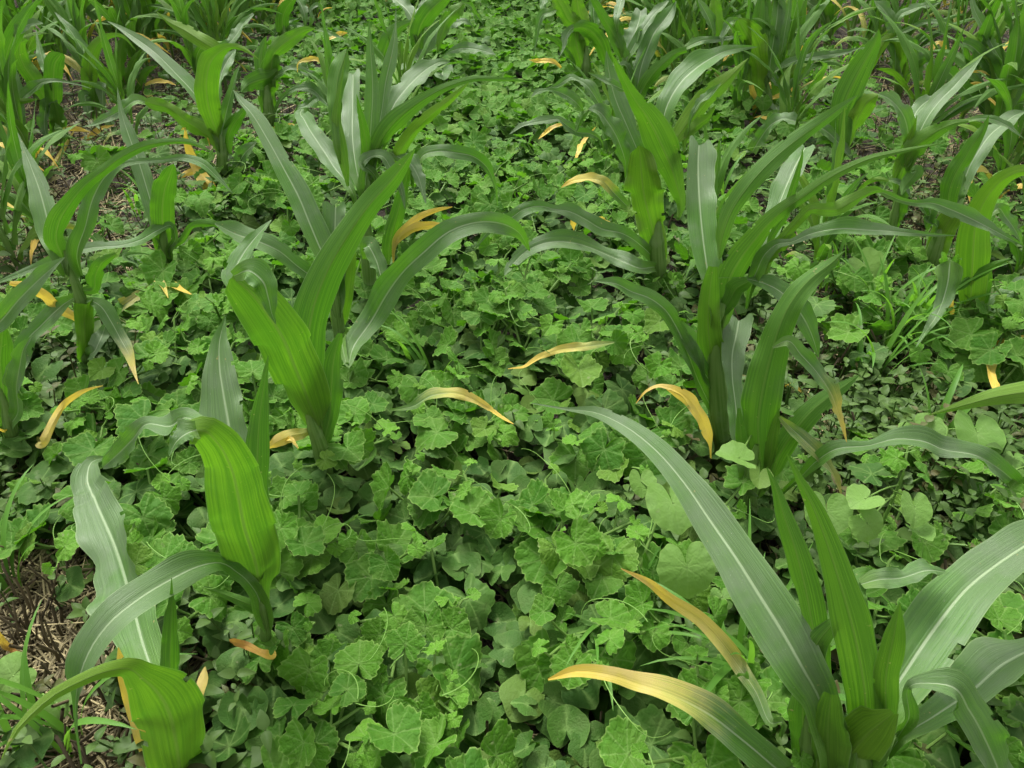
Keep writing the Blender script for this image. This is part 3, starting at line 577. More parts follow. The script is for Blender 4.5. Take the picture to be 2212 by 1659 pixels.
# right row, near
P_('foreground corn plant at bottom right, long grey leaf reaching up left across the melons', ('F', 1748, 1680),
   ('F', '1748,1680,40 1745,1600,60 1742,1540,70'), [
   ('F', 'u', .05, '1775,1500,40 1768,1420,48 1756,1350,54 1738,1260,56 1716,1180,50 1692,1110,36 1674,1050,16 1656,1010,2', {'y': (0, 0), 'wav': .3}),
   ('F', 'u', 0, '1742,1490,38 1752,1430,50 1768,1385,48 1795,1352,30 1815,1330,14'),
   ('F', 'u', 0, '1745,1650,60 1735,1560,66 1740,1480,64 1760,1420,40 1775,1380,8', {'y': (0, 0)}),
   ('F', 't', (0, .1, .14, .12), '1690,1560,20 1663,1560,26 1632,1492,36 1600,1445,44 1560,1390,44 1515,1340,40 1455,1300,34 1400,1258,20 1341,1228,2', {'y': (.1, 1.25), 'phi': 15}),
   ])
P_('foreground corn plant in the bottom right corner with broad leaves spreading right', ('F', 1850, 1720),
   ('F', '1850,1720,70 1850,1650,110 1845,1560,120'), [
   ('F', 't', (0, .02, .1, .2, .3, .4), '1800,1620,90 1785,1560,84 1768,1505,84 1735,1445,104 1690,1365,128 1640,1285,124 1590,1205,106 1535,1125,88 1480,1045,70 1420,975,56 1350,920,42 1290,892,26 1226,884,8 1149,871,2', {'y': (0, .1), 'phi': 10, 'wav': .6, 'tone': .1}),
   ('F', 'u', .06, '1865,1600,70 1870,1520,86 1858,1430,88 1838,1340,84 1812,1250,66 1782,1160,50 1752,1085,34 1724,1030,16 1700,980,2', {'y': (0, 0), 'wav': .25, 'phi': -8}),
   ('F', 't', .22, '1880,1620,80 1905,1534,100 1958,1447,122 2017,1360,130 2086,1273,118 2156,1216,100 2230,1168,86 2310,1120,50 2400,1085,4', {'y': (0, 0), 'wav': .5, 'phi': 12, 'tone': .3}),
   ('F', 'u', .0, '1905,1560,40 1915,1450,52 1932,1370,42 1944,1303,2', {'y': (0, 0), 'wav': .3}),
   ('F', 'u', (.08, .1, .14), '1870,1430,34 1850,1330,44 1846,1275,48 1862,1250,44 1890,1246,24', {'y': (0, 0), 'wrap': False}),
   ('F', 't', (.12, .16), '1860,1262,24 1895,1252,46 1947,1248,40 1999,1232,36 2042,1235,8', {'wrap': False, 'y': (0, 0)}),
   ('F', 't', .15, '1940,1600,30 2020,1545,60 2100,1490,96 2170,1430,96 2240,1395,60 2300,1370,8', {'y': (0, 0), 'tone': .6}),
   ('F', 't', -.05, '1960,1560,30 1990,1475,30 2050,1480,62 2095,1535,76 2135,1610,76 2165,1680,50 2190,1740,8', {'y': (0, 0)}),
   ('F', 't', (0, .03, .06, .06), '1720,1700,60 1665,1650,84 1600,1595,90 1520,1535,84 1450,1500,66 1382,1477,54 1313,1456,42 1243,1450,30 1184,1468,5', {'y': (-.1, 1.05), 'phi': 18, 'wav': .7}),
   ('F', 'u', -.02, '1800,1720,80 1790,1640,80 1790,1560,70 1795,1500,30', {'y': (0, 0)}),
   ('F', 'u', -.03, '1840,1720,120 1830,1640,110 1880,1580,90 1930,1540,20', {'y': (0, 0)}),
   ])
P_('corn plant right of centre with a pale torn leaf notched at the top', ('F', 1618, 1105),
   ('F', '1618,1105,36 1616,1060,44 1625,1000,60 1635,960,70'), [
   ('Z6', 'u', .06, '590,1440,120 570,1270,170 562,1050,230 590,860,240 640,650,215 690,480,170 760,330,150 880,180,125 1010,80,70 1100,0,3', {'y': (0, 0), 'phi': 5, 'tone': .2}),
   ('Z6', 'u', .02, '640,1400,110 690,1270,140 780,1130,150 890,1000,140 1010,900,110 1110,830,60 1190,770,3', {'y': (0, 0), 'wav': .3}),
   ('Z6', 't', .15, '480,1350,100 440,1150,130 420,950,115 400,780,120 400,640,150 425,520,180 445,400,190', {'cut': 1, 'y': (0, 0), 'phi': 20, 'tone': .05}),
   ('Z6', 't', -.05, '650,600,20 740,560,90 830,650,120 930,760,110 1010,880,100 1060,1010,60 1110,1190,4', {'y': (0, .75), 'wrap': False}),
   ('Z6', 't', (0, -.05, -.05, 0, .05), '700,1520,30 830,1400,50 920,1310,90 1050,1230,110 1250,1210,70 1400,1170,110 1550,1175,130 1720,1235,110 1900,1265,150 2050,1350,120 2200,1480,70 2330,1600,5', {'y': (0, 0)}),
   ('Z6', 't', -.06, '690,1030,20 740,1080,60 850,1180,100 960,1290,80 1030,1390,46 1080,1530,4', {'y': (.3, .45), 'wrap': False}),
   ('Z6', 't', (0, -.04), '260,1200,30 240,1130,80 190,1010,95 110,910,70 0,850,40 -60,840,30 -130,870,20 -200,950,4', {'y': (.6, 1.15)}),
   ('Z6', 'u', .02, '500,1500,90 470,1300,90 450,1100,60 440,980,20', {'y': (0, 0), 'tone': .3}),
   ('Z6', 'u', 0, '620,1330,60 660,1120,70 690,980,4', {'y': (0, 0)}),
   ])
P_('tallest corn plant right of centre, wide torn grey leaf and long bright leaves sweeping right', ('F', 1560, 960),
   ('F', '1560,960,40 1552,880,54 1545,780,72 1545,700,90'), [
   ('Z3', 't', .16, '290,1900,110 250,1700,150 220,1500,185 200,1300,190 190,1120,190 190,980,170 195,870,150', {'cut': 1, 'y': (0, 0), 'tone': .0, 'phi': 22, 'wav': .6}),
   ('T5', 'u', -.06, '-350,1750,170 -330,1560,230 -290,1380,240 -200,1220,220 -80,1060,180 60,900,150 200,780,125 350,680,110 500,570,100 700,455,78 900,370,64 1150,310,44 1350,270,28 1550,235,3', {'y': (0, 0), 'wav': .3, 'phi': -10, 'tone': .7}),
   ('T5', 't', .16, '-30,1300,90 20,1100,150 80,900,190 140,720,200 210,550,190 270,420,190 320,330,180 360,255,160', {'cut': 1, 'y': (0, 0), 'tone': .0, 'phi': 24}),
   ('T5', 'u', -.04, '60,1050,60 180,850,70 240,650,66 290,480,50 320,360,24 330,290,3', {'wav': .3}),
   ('Z3', 'u', .1, '330,1500,80 400,1300,110 480,1180,120 590,1050,125 720,930,115 850,830,100 980,740,80 1100,650,40 1180,590,3', {'y': (0, 0), 'wav': .4}),
   ('T5', 't', (0, -.05, -.05, 0), '-120,1500,60 -60,1320,130 30,1160,130 120,1095,90 230,1080,60 370,1020,100 520,980,130 680,965,150 850,975,130 1050,985,95 1250,1005,60 1440,1020,30 1635,1025,3', {'y': (0, 0), 'phi': 20}),
   ('T5', 'u', (0, -.05, -.02), '30,1280,60 120,1090,80 210,990,80 310,880,90 400,800,100 500,800,120 620,800,120 740,740,110 850,680,100 950,640,70 1010,650,20', {'y': (0, 0), 'wav': 1.2}),
   ('T5', 't', .0, '960,640,30 1060,680,60 1180,730,50 1300,750,60 1430,750,100 1580,800,130 1740,870,125 1900,950,100 2050,1030,60 2215,1115,4', {'y': (0, 0), 'wrap': False, 'phi': 16}),
   ('Z5', 't', -.08, '2400,1100,30 2330,950,60 2260,800,90 2200,640,110 2130,480,110 2050,360,105 1950,290,110 1850,255,95 1750,205,70 1620,190,4', {'y': (0, 0)}),
   ('Z6', 't', -.05, '180,200,30 250,180,10 440,170,10 560,190,70 680,240,120 780,330,140 850,430,130 900,540,90 935,664,4', {'wrap': False, 'y': (0, 0), 'phi': 20}),
   ('Z6', 'u', -.04, '330,420,60 390,300,110 430,230,120 500,190,60', {'y': (0, 0)}),
   ('Z6', 'u', -.02, '300,900,120 270,650,150 250,450,150 260,250,120 280,100,60', {'tone': .8, 'y': (0, 0)}),
   ('Z6', 't', -.04, '320,900,60 240,780,80 150,620,90 60,480,90 -20,380,60 -80,300,20'),
   ('Z6', 'u', 0, '250,1190,40 200,1050,60 120,940,60 30,880,40 -20,850,10', {'y': (.9, 1.2)}),
   ('Z3', 'u', -.03, '560,1640,100 640,1560,110 720,1500,90 790,1450,20', {'tone': .9}),
   ])
P_('corn plant of very broad bright striped leaves just left of the tallest one', ('F', 1425, 612),
   ('F', '1425,612,30 1420,560,46 1418,500,60 1420,450,70'), [
   ('Z2', 'u', -.06, '2010,1600,110 1990,1480,160 1960,1350,190 1930,1230,215 1915,1120,215 1905,1020,170 1898,930,70 1895,905,10', {'y': (0, 0), 'tone': .95, 'phi': -10, 'wav': 1.3}),
   ('T3', 'u', -.08, '1490,1780,100 1450,1600,160 1400,1440,230 1330,1280,285 1260,1130,270 1180,990,200 1100,880,130 1030,760,90 960,620,62 910,520,34 880,450,4', {'y': (0, 0), 'tone': .75, 'phi': -8, 'wav': .6}),
   ('T3', 't', .06, '1180,1500,100 1130,1350,150 1060,1180,160 1000,1040,165 940,900,155 895,760,130 865,620,100 850,520,50 842,440,6', {'y': (0, 0), 'tone': .4, 'wav': .4}),
   ('T3', 't', -.02, '1010,1420,60 985,1320,130 925,1170,150 850,1050,150 775,965,110 720,945,60 690,950,20', {'y': (0, 0)}),
   ('T3', 'u', -.04, '690,950,20 640,1000,70 600,1080,50 572,1160,4', {'wrap': False, 'y': (0, 0)}),
   ('T3', 't', .02, '790,930,60 730,820,100 660,730,90 590,690,50 540,670,50 480,700,60 420,740,50 330,775,10'),
   ('T3', 't', -.05, '640,965,15 570,880,100 480,820,100 400,790,50 330,780,30 250,800,44 190,845,4', {'wrap': False}),
   ('T3', 't', -.05, '800,1230,20 700,1160,70 600,1150,80 500,1090,90 430,1035,50 330,1045,70 210,1065,60 100,1100,40 0,1165,4'),
   ('T3', 't', -.04, '1040,800,10 960,765,60 880,725,64 790,680,40 680,628,3', {'wrap': False}),
   ('T3', 't', .16, '1420,1280,60 1340,1150,90 1345,1000,150 1400,850,200 1500,700,210 1620,590,185 1740,510,150 1860,450,110 2000,420,60 2155,408,3', {'y': (0, 0), 'phi': 28, 'tone': .1}),
   ('T3', 'u', .06, '1420,1250,70 1500,1130,150 1620,970,180 1740,830,170 1860,720,130 1970,610,70 2075,505,3', {'y': (0, 0), 'tone': .95, 'wav': .4}),
   ('Z2', 't', (0, -.05, -.1, -.1), '1990,1640,50 1900,1520,90 1790,1450,80 1660,1420,110 1560,1360,110 1450,1310,90 1370,1300,50 1280,1280,70 1180,1300,90 1090,1360,80 1000,1400,60 920,1480,30 870,1560,4', {'y': (0, 0), 'phi': 18}),
   ('Z2', 't', -.08, '2010,1690,40 1880,1660,90 1740,1600,100 1600,1540,80 1500,1510,110 1380,1500,120 1270,1520,110 1180,1570,90 1110,1640,70 1060,1710,10', {'y': (0, 0)}),
   ('Z2', 't', 0, '1820,1280,60 1740,1200,80 1660,1120,80 1570,1110,60 1490,1120,50 1410,1165,5', {'y': (.15, 1.0), 'wrap': False}),
   ('Z2', 'u', -.02, '1490,1430,5 1490,1380,50 1520,1360,10', {'y': (1, 1), 'wrap': False}),
   ('Z2', 't', -.02, '1720,1430,40 1660,1380,70 1600,1350,20', {'y': (.7, .8), 'wrap': False}),
   ('T3', 't', .0, '1570,1040,30 1660,880,60 1740,810,70 1840,720,5'),
   ('T3', 'u', -.02, '1530,1200,60 1640,1080,100 1720,1020,80 1790,910,5'),
   ])
P_('corn plant at the upper middle with a bright leaf bent double over the melons', ('F', 1262, 185),
   ('T3', '650,760,60 660,660,110 670,520,150 670,400,170'), [
   ('T3', 'u', -.1, '850,620,60 830,480,120 780,350,150 700,265,140 620,235,90 560,245,60', {'y': (0, 0)}),
   ('T3', 't', -.12, '590,225,30 530,255,70 495,310,66 475,400,36 440,485,4', {'wrap': False, 'y': (0, 0)}),
   ('T3', 'u', 0, '650,640,120 610,500,180 580,370,160 570,260,60'),
   ('T3', 'u', 0, '650,300,120 620,170,140 595,60,120 590,-40,60'),
   ('T3', 'u', -.02, '600,230,90 520,170,140 470,80,150 420,-10,120 380,-80,30'),
   ('T3', 't', .05, '740,220,60 730,100,90 740,0,80 750,-60,20'),
   ('T3', 't', -.04, '430,65,10 370,100,70 290,130,80 250,230,50 235,350,40 210,505,4', {'wrap': False}),
   ('T3', 't', .05, '300,120,30 290,60,60 310,0,60 320,-50,20'),
   ('T3', 'u', -.02, '560,560,30 470,420,50 400,350,50 330,320,40 250,310,10'),
   ('T3', 't', -.02, '460,600,20 400,545,40 320,530,50 230,530,40 170,520,4', {'y': (1.1, 1), 'wrap': False})])
P_('corn plant at the upper middle with tall grey leaves leaning right', ('F', 1378, 255),
   ('T3', '1120,1030,60 1120,900,110 1110,780,130'), [
   ('T3', 't', .14, '1100,860,60 1120,700,130 1150,560,160 1200,420,165 1260,280,185 1330,190,160 1390,110,110 1450,8,4', {'y': (0, 0), 'phi': 25, 'tone': .1}),
   ('T3', 't', .12, '1020,560,50 1050,400,130 1095,270,150 1130,160,140 1145,75,110', {'cut': 1, 'y': (0, 0)}),
   ('T3', 'u', -.02, '1120,900,60 1170,760,110 1260,630,120 1360,530,95 1450,460,70 1540,435,50', {'y': (0, 0), 'wav': .5}),
   ('T3', 't', .0, '1480,440,20 1580,390,70 1680,350,70 1800,345,50 1920,330,30 2020,310,3', {'wrap': False, 'y': (0, 0)}),
   ('T3', 'u', .02, '1090,880,50 1050,740,80 1030,600,90 975,440,125 900,290,110 810,140,80 740,20,60 690,-60,20', {'y': (0, 0), 'wav': .3}),
   ('T3', 't', .1, '1010,540,60 1080,400,90 1170,240,70 1260,120,80 1380,5,20'),
   ('T3', 'u', .03, '970,420,60 940,300,110 920,190,100 925,115,20'),
   ('T3', 't', .1, '930,180,50 950,80,80 980,-20,60'),
   ('T3', 't', -.03, '1060,720,30 1040,620,50 1000,560,60 950,565,10')])
P_('upper right corn plant of tall upright leaves behind a long sweeping leaf', ('T3', 2140, 1060),
   ('T4', '75,1060,40 60,950,70 40,800,90 20,650,110'), [
   ('T3', 'u', -.04, '2150,800,110 2160,600,160 2130,450,210 2070,310,230 2010,210,150 1985,170,30', {'y': (0, 0)}),
   ('T3', 't', -.06, '1990,165,20 1920,190,80 1880,260,60 1850,330,40 1845,410,4', {'wrap': False, 'y': (0, 0)}),
   ('T4', 't', .05, '40,640,70 60,480,110 85,320,130 110,160,130 120,40,110 125,-60,60', {'y': (0, 0)}),
   ('T3', 'u', .02, '1860,420,60 1820,250,110 1790,100,110 1780,-30,80'),
   ('T3', 'u', .02, '2190,500,120 2170,300,150 2180,100,120 2200,-50,60'),
   ('T4', 'u', .02, '0,500,110 -20,300,120 10,100,100 20,-40,50'),
   ('T4', 't', .02, '150,420,50 180,250,70 210,80,50 220,-20,20'),
   ('T4', 'u', -.02, '70,900,30 130,740,80 220,640,100 320,580,90 395,545,8'),
   ('T4', 't', .0, '20,620,40 90,680,70 140,740,40 182,805,4'),
   ('T4', 't', -.03, '90,1150,60 110,1040,80 115,960,90 100,890,90', {'cut': 1}),
   ('T4', 't', -.03, '20,860,20 80,830,40 150,815,40 240,820,4', {'y': (1, 1)}),
   ('T3', 'u', -.01, '2130,940,50 2120,850,70 2100,740,50', {'y': (1.1, .8)}),
   ('T4', 't', .06, '40,660,30 150,570,50 260,520,60 400,490,70 560,465,66 700,440,40 830,405,4', {'y': (0, 0)}),
   ('T3', 't', .02, '1770,280,40 1740,180,80 1690,80,80 1640,0,30')])
P_('upper right corn plant with one very broad dark green leaf standing straight', ('F', 1800, 378),
   ('T5', '590,510,60 600,440,80 620,350,100'), [
   ('T4', 'u', -.02, '630,1340,110 640,1180,170 650,1020,200 690,860,235 770,680,230 850,530,185 920,410,130 960,320,70 975,250,5', {'y': (0, 0), 'wav': .4}),
   ('T4', 'u', -.05, '690,1240,70 760,1080,130 830,950,170 900,850,150 970,810,20', {'y': (0, 0)}),
   ('T4', 't', -.05, '-100,1290,100 -20,1160,110 60,1060,110 160,1010,90 270,1030,90', {'y': (0, 0), 'wrap': False}),
   ('T5', 't', -.04, '320,50,20 420,80,70 520,130,90 600,200,80 680,290,60 780,410,4', {'wrap': False, 'y': (0, 0)}),
   ('T5', 'u', -.02, '640,240,20 560,215,60 480,220,60 440,250,5')])
P_('right hand corn plant with two grey leaves forming a V at its crown', ('F', 1912, 608),
   ('T5', '1030,1410,40 1050,1250,46 1060,1100,60 1100,900,110 1140,700,110 1170,550,120'), [
   ('T4', 't', .02, '1230,1300,90 1225,1120,130 1190,990,130 1120,890,110 1040,825,80 975,800,4', {'y': (0, 0)}),
   ('T4', 't', .16, '1240,1300,70 1250,1100,100 1290,960,130 1360,880,120 1440,830,70 1500,785,10', {'y': (0, 0)}),
   ('T4', 't', .1, '1260,1330,100 1310,1160,130 1380,1010,140 1490,860,135 1610,740,120 1720,620,95 1800,540,40 1860,478,3', {'y': (0, 0), 'wav': .3}),
   ('T5', 'u', -.06, '1150,560,110 1200,410,160 1290,270,170 1400,180,150 1520,110,110 1640,65,60 1740,50,30', {'y': (0, 0)}),
   ('T5', 't', -.04, '1700,50,30 1820,30,50 1940,35,70 2050,80,50 2211,200,3', {'wrap': False, 'y': (0, 0)}),
   ('T5', 'u', -.02, '1130,460,70 1190,320,80 1240,200,66 1280,90,30 1300,0,3'),
   ('T5', 'u', -.06, '1240,480,30 1290,470,110 1250,540,110 1190,620,60 1170,680,10'),
   ('T5', 'u', -.05, '760,710,4 830,620,34 920,555,40 1000,545,40 1060,560,20', {'wrap': False}),
   ('T5', 't', -.05, '1040,550,20 1110,560,44 1180,590,44 1250,700,8', {'wrap': False}),
   ('T5', 'u', -.01, '1090,1000,70 1120,860,110 1160,720,130 1190,620,80', {'tone': .5})])
P_('right hand corn plant with a dark folded leaf and a broad grey leaf behind it', ('F', 2000, 620),
   ('T5', '1375,1460,60 1400,1300,120 1450,1150,150 1520,950,150 1590,780,140'), [
   ('T5', 'u', 0, '1570,820,110 1570,680,150 1620,520,160 1700,380,130 1790,230,110 1870,110,60 1915,0,3', {'y': (0, 0), 'tone': .1}),
   ('T5', 't', .14, '1640,780,60 1690,600,110 1740,460,150 1820,310,185 1920,170,180 2040,70,140 2140,0,80 2220,-30,10', {'y': (0, 0), 'phi': 25}),
   ('T5', 'u', .05, '1630,800,80 1650,650,100 1680,540,70 1690,470,10'),
   ('T5', 'u', -.02, '1420,1380,90 1460,1180,170 1530,980,190 1610,840,150 1640,780,40', {'y': (0, 0), 'tone': .95}),
   ('T5', 't', -.04, '1480,960,50 1400,880,70 1360,800,90 1330,760,60 1300,690,5', {'y': (0, .1)}),
   ('T5', 't', -.04, '1390,990,5 1400,900,80 1420,820,100 1400,770,20', {'wrap': False}),
   ('T5', 'u', -.03, '1340,1560,80 1380,1440,90 1420,1330,30')])
P_('right hand corn plant of striped yellow green leaves, torn yellow leaf at foot', ('F', 2090, 735),
   ('T5', '1735,1920,70 1750,1760,160 1770,1600,200 1780,1450,200'), [
   ('T5', 'u', (0, -.02, -.05, -.1), '1750,1780,110 1760,1560,200 1770,1330,260 1780,1130,270 1800,930,230 1850,780,190 1940,640,160 2060,530,130 2180,480,110 2300,480,70 2400,520,8', {'y': (.12, .05), 'tone': 1.0, 'phi': -6, 'wav': .4}),
      ('Z6', 't', (-.04,-.1,-.2), '1755,60,10 1750,90,120 1742,180,135 1715,290,110 1670,400,70 1610,490,40 1540,600,4', {'y': (0, 0), 'wrap': False}),
   ('Z6', 't', -.08, '1790,90,5 1790,60,50 1805,20,6', {'y': (0, 0), 'wrap': False}),
   ('Z6', 't', -.08, '1712,100,5 1708,50,50 1700,8,6', {'y': (0, 0), 'wrap': False}),
   ('T5', 'u', -.06, '1620,1500,40 1720,1430,70 1850,1340,80 1970,1270,60 2100,1220,10', {'y': (0, 0), 'tone': .1}),
   ('Z6', 't', .02, '1880,520,20 1950,430,80 2050,330,100 2150,240,90 2250,180,50 2330,150,5', {'y': (0, 0)}),
   ('Z6', 'u', 0, '1850,470,110 1900,350,130 1950,200,110 1990,80,20', {'y': (0, 0)}),
   ('T5', 't', .05, '1920,860,30 1980,800,90 2060,870,100 2140,980,70 2200,1100,8', {'wrap': False, 'y': (0, 0)}),
   ('Z6', 'u', -.05, '1790,650,30 1830,590,80 1880,585,70 1920,600,20', {'y': (1, .9), 'wav': 2.5, 'wrap': False}),
   ('Z6', 't', -.07, '1890,595,30 1940,610,90 1985,690,70 2010,780,60 2035,850,50 2045,890,30', {'y': (.95, 1.0), 'wrap': False, 'cut': 3, 'wav': 1.5}),
   ('Z6', 'u', -.03, '1770,480,10 1755,380,50 1765,300,20', {'y': (.9, .8), 'wrap': False}),
   ('Z6', 'u', .0, '2020,620,20 2100,560,40 2250,530,30', {'y': (1.1, 1.1), 'wrap': False})])
P_('corn plant off the right edge reaching in with a pointed green leaf', ('F', 2330, 960),
   None, [
   ('F', 'u', -.04, '2340,900,50 2300,845,70 2230,846,54 2156,856,40 2086,874,22 2006,897,2', {'y': (0, 0), 'wav': .3}),
   ('F', 't', 0, '2340,940,40 2290,1000,40 2215,1035,30 2150,1052,26 2079,1086,2', {'wav': .5})])
P_('right edge corn plant in the upper right with bright upright leaves', ('T4', 2060, 1180),
   ('T4', '2060,1180,60 2060,1080,120 2060,980,160'), [
   ('T4', 'u', 0, '2090,1060,110 2110,900,170 2125,740,175 2100,620,130 2070,560,40', {'y': (0, 0)}),
   ('T4', 'u', .02, '1990,1100,80 1950,950,110 1950,800,110 1960,680,40', {'y': (0, 0)}),
   ('T4', 't', -.05, '1990,1020,30 1900,950,80 1820,870,90 1730,780,110 1640,680,120 1550,600,110 1460,550,70 1368,540,4', {'y': (0, 0), 'phi': 22}),
   ('T4', 't', .02, '2050,760,30 2000,680,110 1930,570,140 1840,460,130 1760,390,100 1690,360,60', {'cut': 3, 'y': (0, 0)}),
   ('T4', 't', .1, '2080,600,60 2000,480,80 1920,340,80 1850,200,80 1790,80,60 1760,-40,30', {'y': (0, 0)}),
   ('T4', 'u', -.02, '1820,760,20 1750,720,30 1790,710,30 1900,715,5', {'y': (1, 1), 'wrap': False}),
   ('T4', 'u', -.02, '1780,610,20 1850,610,30 1920,640,5', {'y': (1, 1), 'wrap': False})])
P_('small pale young corn plant on the straw in the upper right', ('T4', 1330, 880),
   ('T4', '1330,880,30 1325,780,40 1320,700,40'), [
   ('T4', 't', .02, '1320,740,40 1320,620,60 1290,500,110 1250,400,120 1210,320,60 1190,280,4'),
   ('T4', 'u', -.02, '1350,860,30 1380,740,60 1440,620,4', {'tone': 1}),
   ('T4', 'u', -.05, '1280,850,20 1220,760,40 1140,660,50 1050,600,40 950,585,4', {'tone': 1, 'y': (.1, .2)}),
   ('T4', 'u', -.02, '1200,660,4 1260,600,20 1340,540,60 1420,480,10')])
P_('upper right corn plant with a leaf arching right in a wide thin bow', ('T4', 1150, 820),
   ('T4', '1150,820,60 1150,700,90 1150,560,100'), [
   ('T4', 'u', 0, '1150,600,90 1140,450,110 1110,350,100 1060,330,80 1010,380,80 960,480,50 920,570,40 878,635,4', {'y': (0, 0)}),
   ('T4', 'u', 0, '1160,760,60 1190,620,90 1200,520,40'),
   ('T4', 't', -.02, '1080,330,10 1150,290,40 1260,235,44 1360,190,44 1480,185,40 1580,210,40 1660,270,4', {'wrap': False, 'y': (0, 0)}),
   ('T4', 't', .05, '1120,560,50 1110,380,90 1090,200,110 1040,110,100 990,50,70 935,5,4', {'y': (0, 0)}),
   ('T4', 'u', 0, '980,330,10 1020,290,20 1075,250,4', {'tone': 1}),
   ('T4', 't', .05, '1120,240,40 1160,130,70 1260,80,60 1400,40,50 1500,20,10')])
P_('upper right corn plant standing in weeds with fan of upright leaves', ('T4', 545, 370),
   ('T4', '545,370,60 545,250,80 540,130,110'), [
   ('T4', 'u', 0, '540,250,80 530,120,120 510,0,110 500,-60,50'),
   ('T4', 't', .05, '520,180,60 460,80,80 380,20,60 320,-30,20'),
   ('T4', 'u', -.02, '590,270,30 660,180,70 740,100,80 810,30,60 880,-40,20'),
   ('T4', 'u', .02, '560,240,60 600,120,70 650,0,60'),
   ('T4', 't', -.02, '580,220,40 700,150,60 800,110,50 870,80,10')])
SHORT = ['bottom left corner corn', 'lower left bent corn', 'left striped corn', 'grey leaning corn', 'big spear leaved corn', 'pale bodied corn', 'top edge corn', 'drooping leaf corn', 'farthest centre left corn', 'broad folded leaf corn', 'slim bare stalk corn', 'double arch corn', 'left edge corn', 'rounded leaf corn upper left', 'tall grey edge corn', 'hanging pale leaf corn', 'narrow upright corn', 'broad bending corn', 'ribbed leaf corn top left', 'yellow leaf corn', 'long grey leaf corn', 'bottom right corner corn', 'torn leaf corn', 'tallest right corn', 'broad striped corn', 'doubled leaf corn', 'tall grey leaved corn', 'upright corn upper right', 'broad dark leaf corn', 'V crowned corn', 'dark folded corn', 'yellow green striped corn', 'corn off the right edge', 'right edge corn', 'small pale corn on straw', 'thin bow leaf corn', 'fan leaved corn']
BASES = []
for i, p in enumerate(TP): t = traced_plant(p[0], p[1], p[2], p[3], 100+i); BASES.append((t.location.x, t.location.y))
assert len(TP) == len(SHORT), len(TP)


# ------------------------------------------------------------------ where things grow (read off the photograph, kept on the ground)
def inview(x, y, z=.1, mx=160, my=160):
    fx, fy = project(np.array([x, y, z])); return -mx < fx < IW+mx and -my < fy < IH+my*1.6
def wob(x, y): return .5+.25*math.sin(x*7.3+1.3*math.sin(y*4.1))+.25*math.sin(y*8.7+1.7*math.sin(x*5.2)+1)

# ------------------------------------------------------------------ ground: one sheet out to the horizon
def soil():
    g = np.r_[-60, -30, -14, -8, np.linspace(-5.5, 5.5, 260), 8, 14, 30, 60]; h = np.r_[-20, -6, -2, np.linspace(-.2, 8, 220), 12, 20, 40, 90]
    X, Y = np.meshgrid(g, h); rr = np.random.default_rng(3); Z = np.zeros_like(X)
    for k in range(16):
        f = rr.uniform(6, 70); a = rr.uniform(0, 6.28); Z += math.pow(f, -.9)*.07*np.sin(f*(X*math.cos(a)+Y*math.sin(a))+rr.uniform(0, 6)+1.5*np.sin(.4*f*(X*math.sin(a)-Y*math.cos(a))))
    Z += rr.normal(0, .0035, X.shape); Z -= .012
    n, m = X.shape; V = np.stack([X, Y, Z], -1).reshape(-1, 3)
    i, j = np.meshgrid(np.arange(n-1), np.arange(m-1), indexing='ij'); b = (i*m+j).ravel()
    o = link('ground', mesh_np('ground', V, np.stack([b, b+1, b+m+1, b+m], 1), None, None, M_SOIL)); o['kind'] = 'structure'
soil()

# many copies of small templates merged in one mesh, for what nobody could count
def rotm(nz, az):
    nz = nz/np.linalg.norm(nz); f = np.array([math.cos(az), math.sin(az), 0]); f = f-nz*f.dot(nz); f /= np.linalg.norm(f)
    return np.stack([f, np.cross(nz, f), nz], 1)
def scatter(name, tmpl, items, mat, kind='stuff', label=None, cat=None):
    parts = []
    for (k, loc, nz, az, s, tone) in items:
        V, F, d, u = tmpl[k]; d = d.copy(); d[:, 2] = tone
        parts.append(((V*s)@rotm(nz, az).T+loc, F, d, u))
    if not parts: return
    V, F, d, u = cat_parts(parts); o = link(name, mesh_np(name, V, F, d, u, mat)); o['kind'] = kind
    if label: o['label'] = label
    if cat: o['category'] = cat
    return o

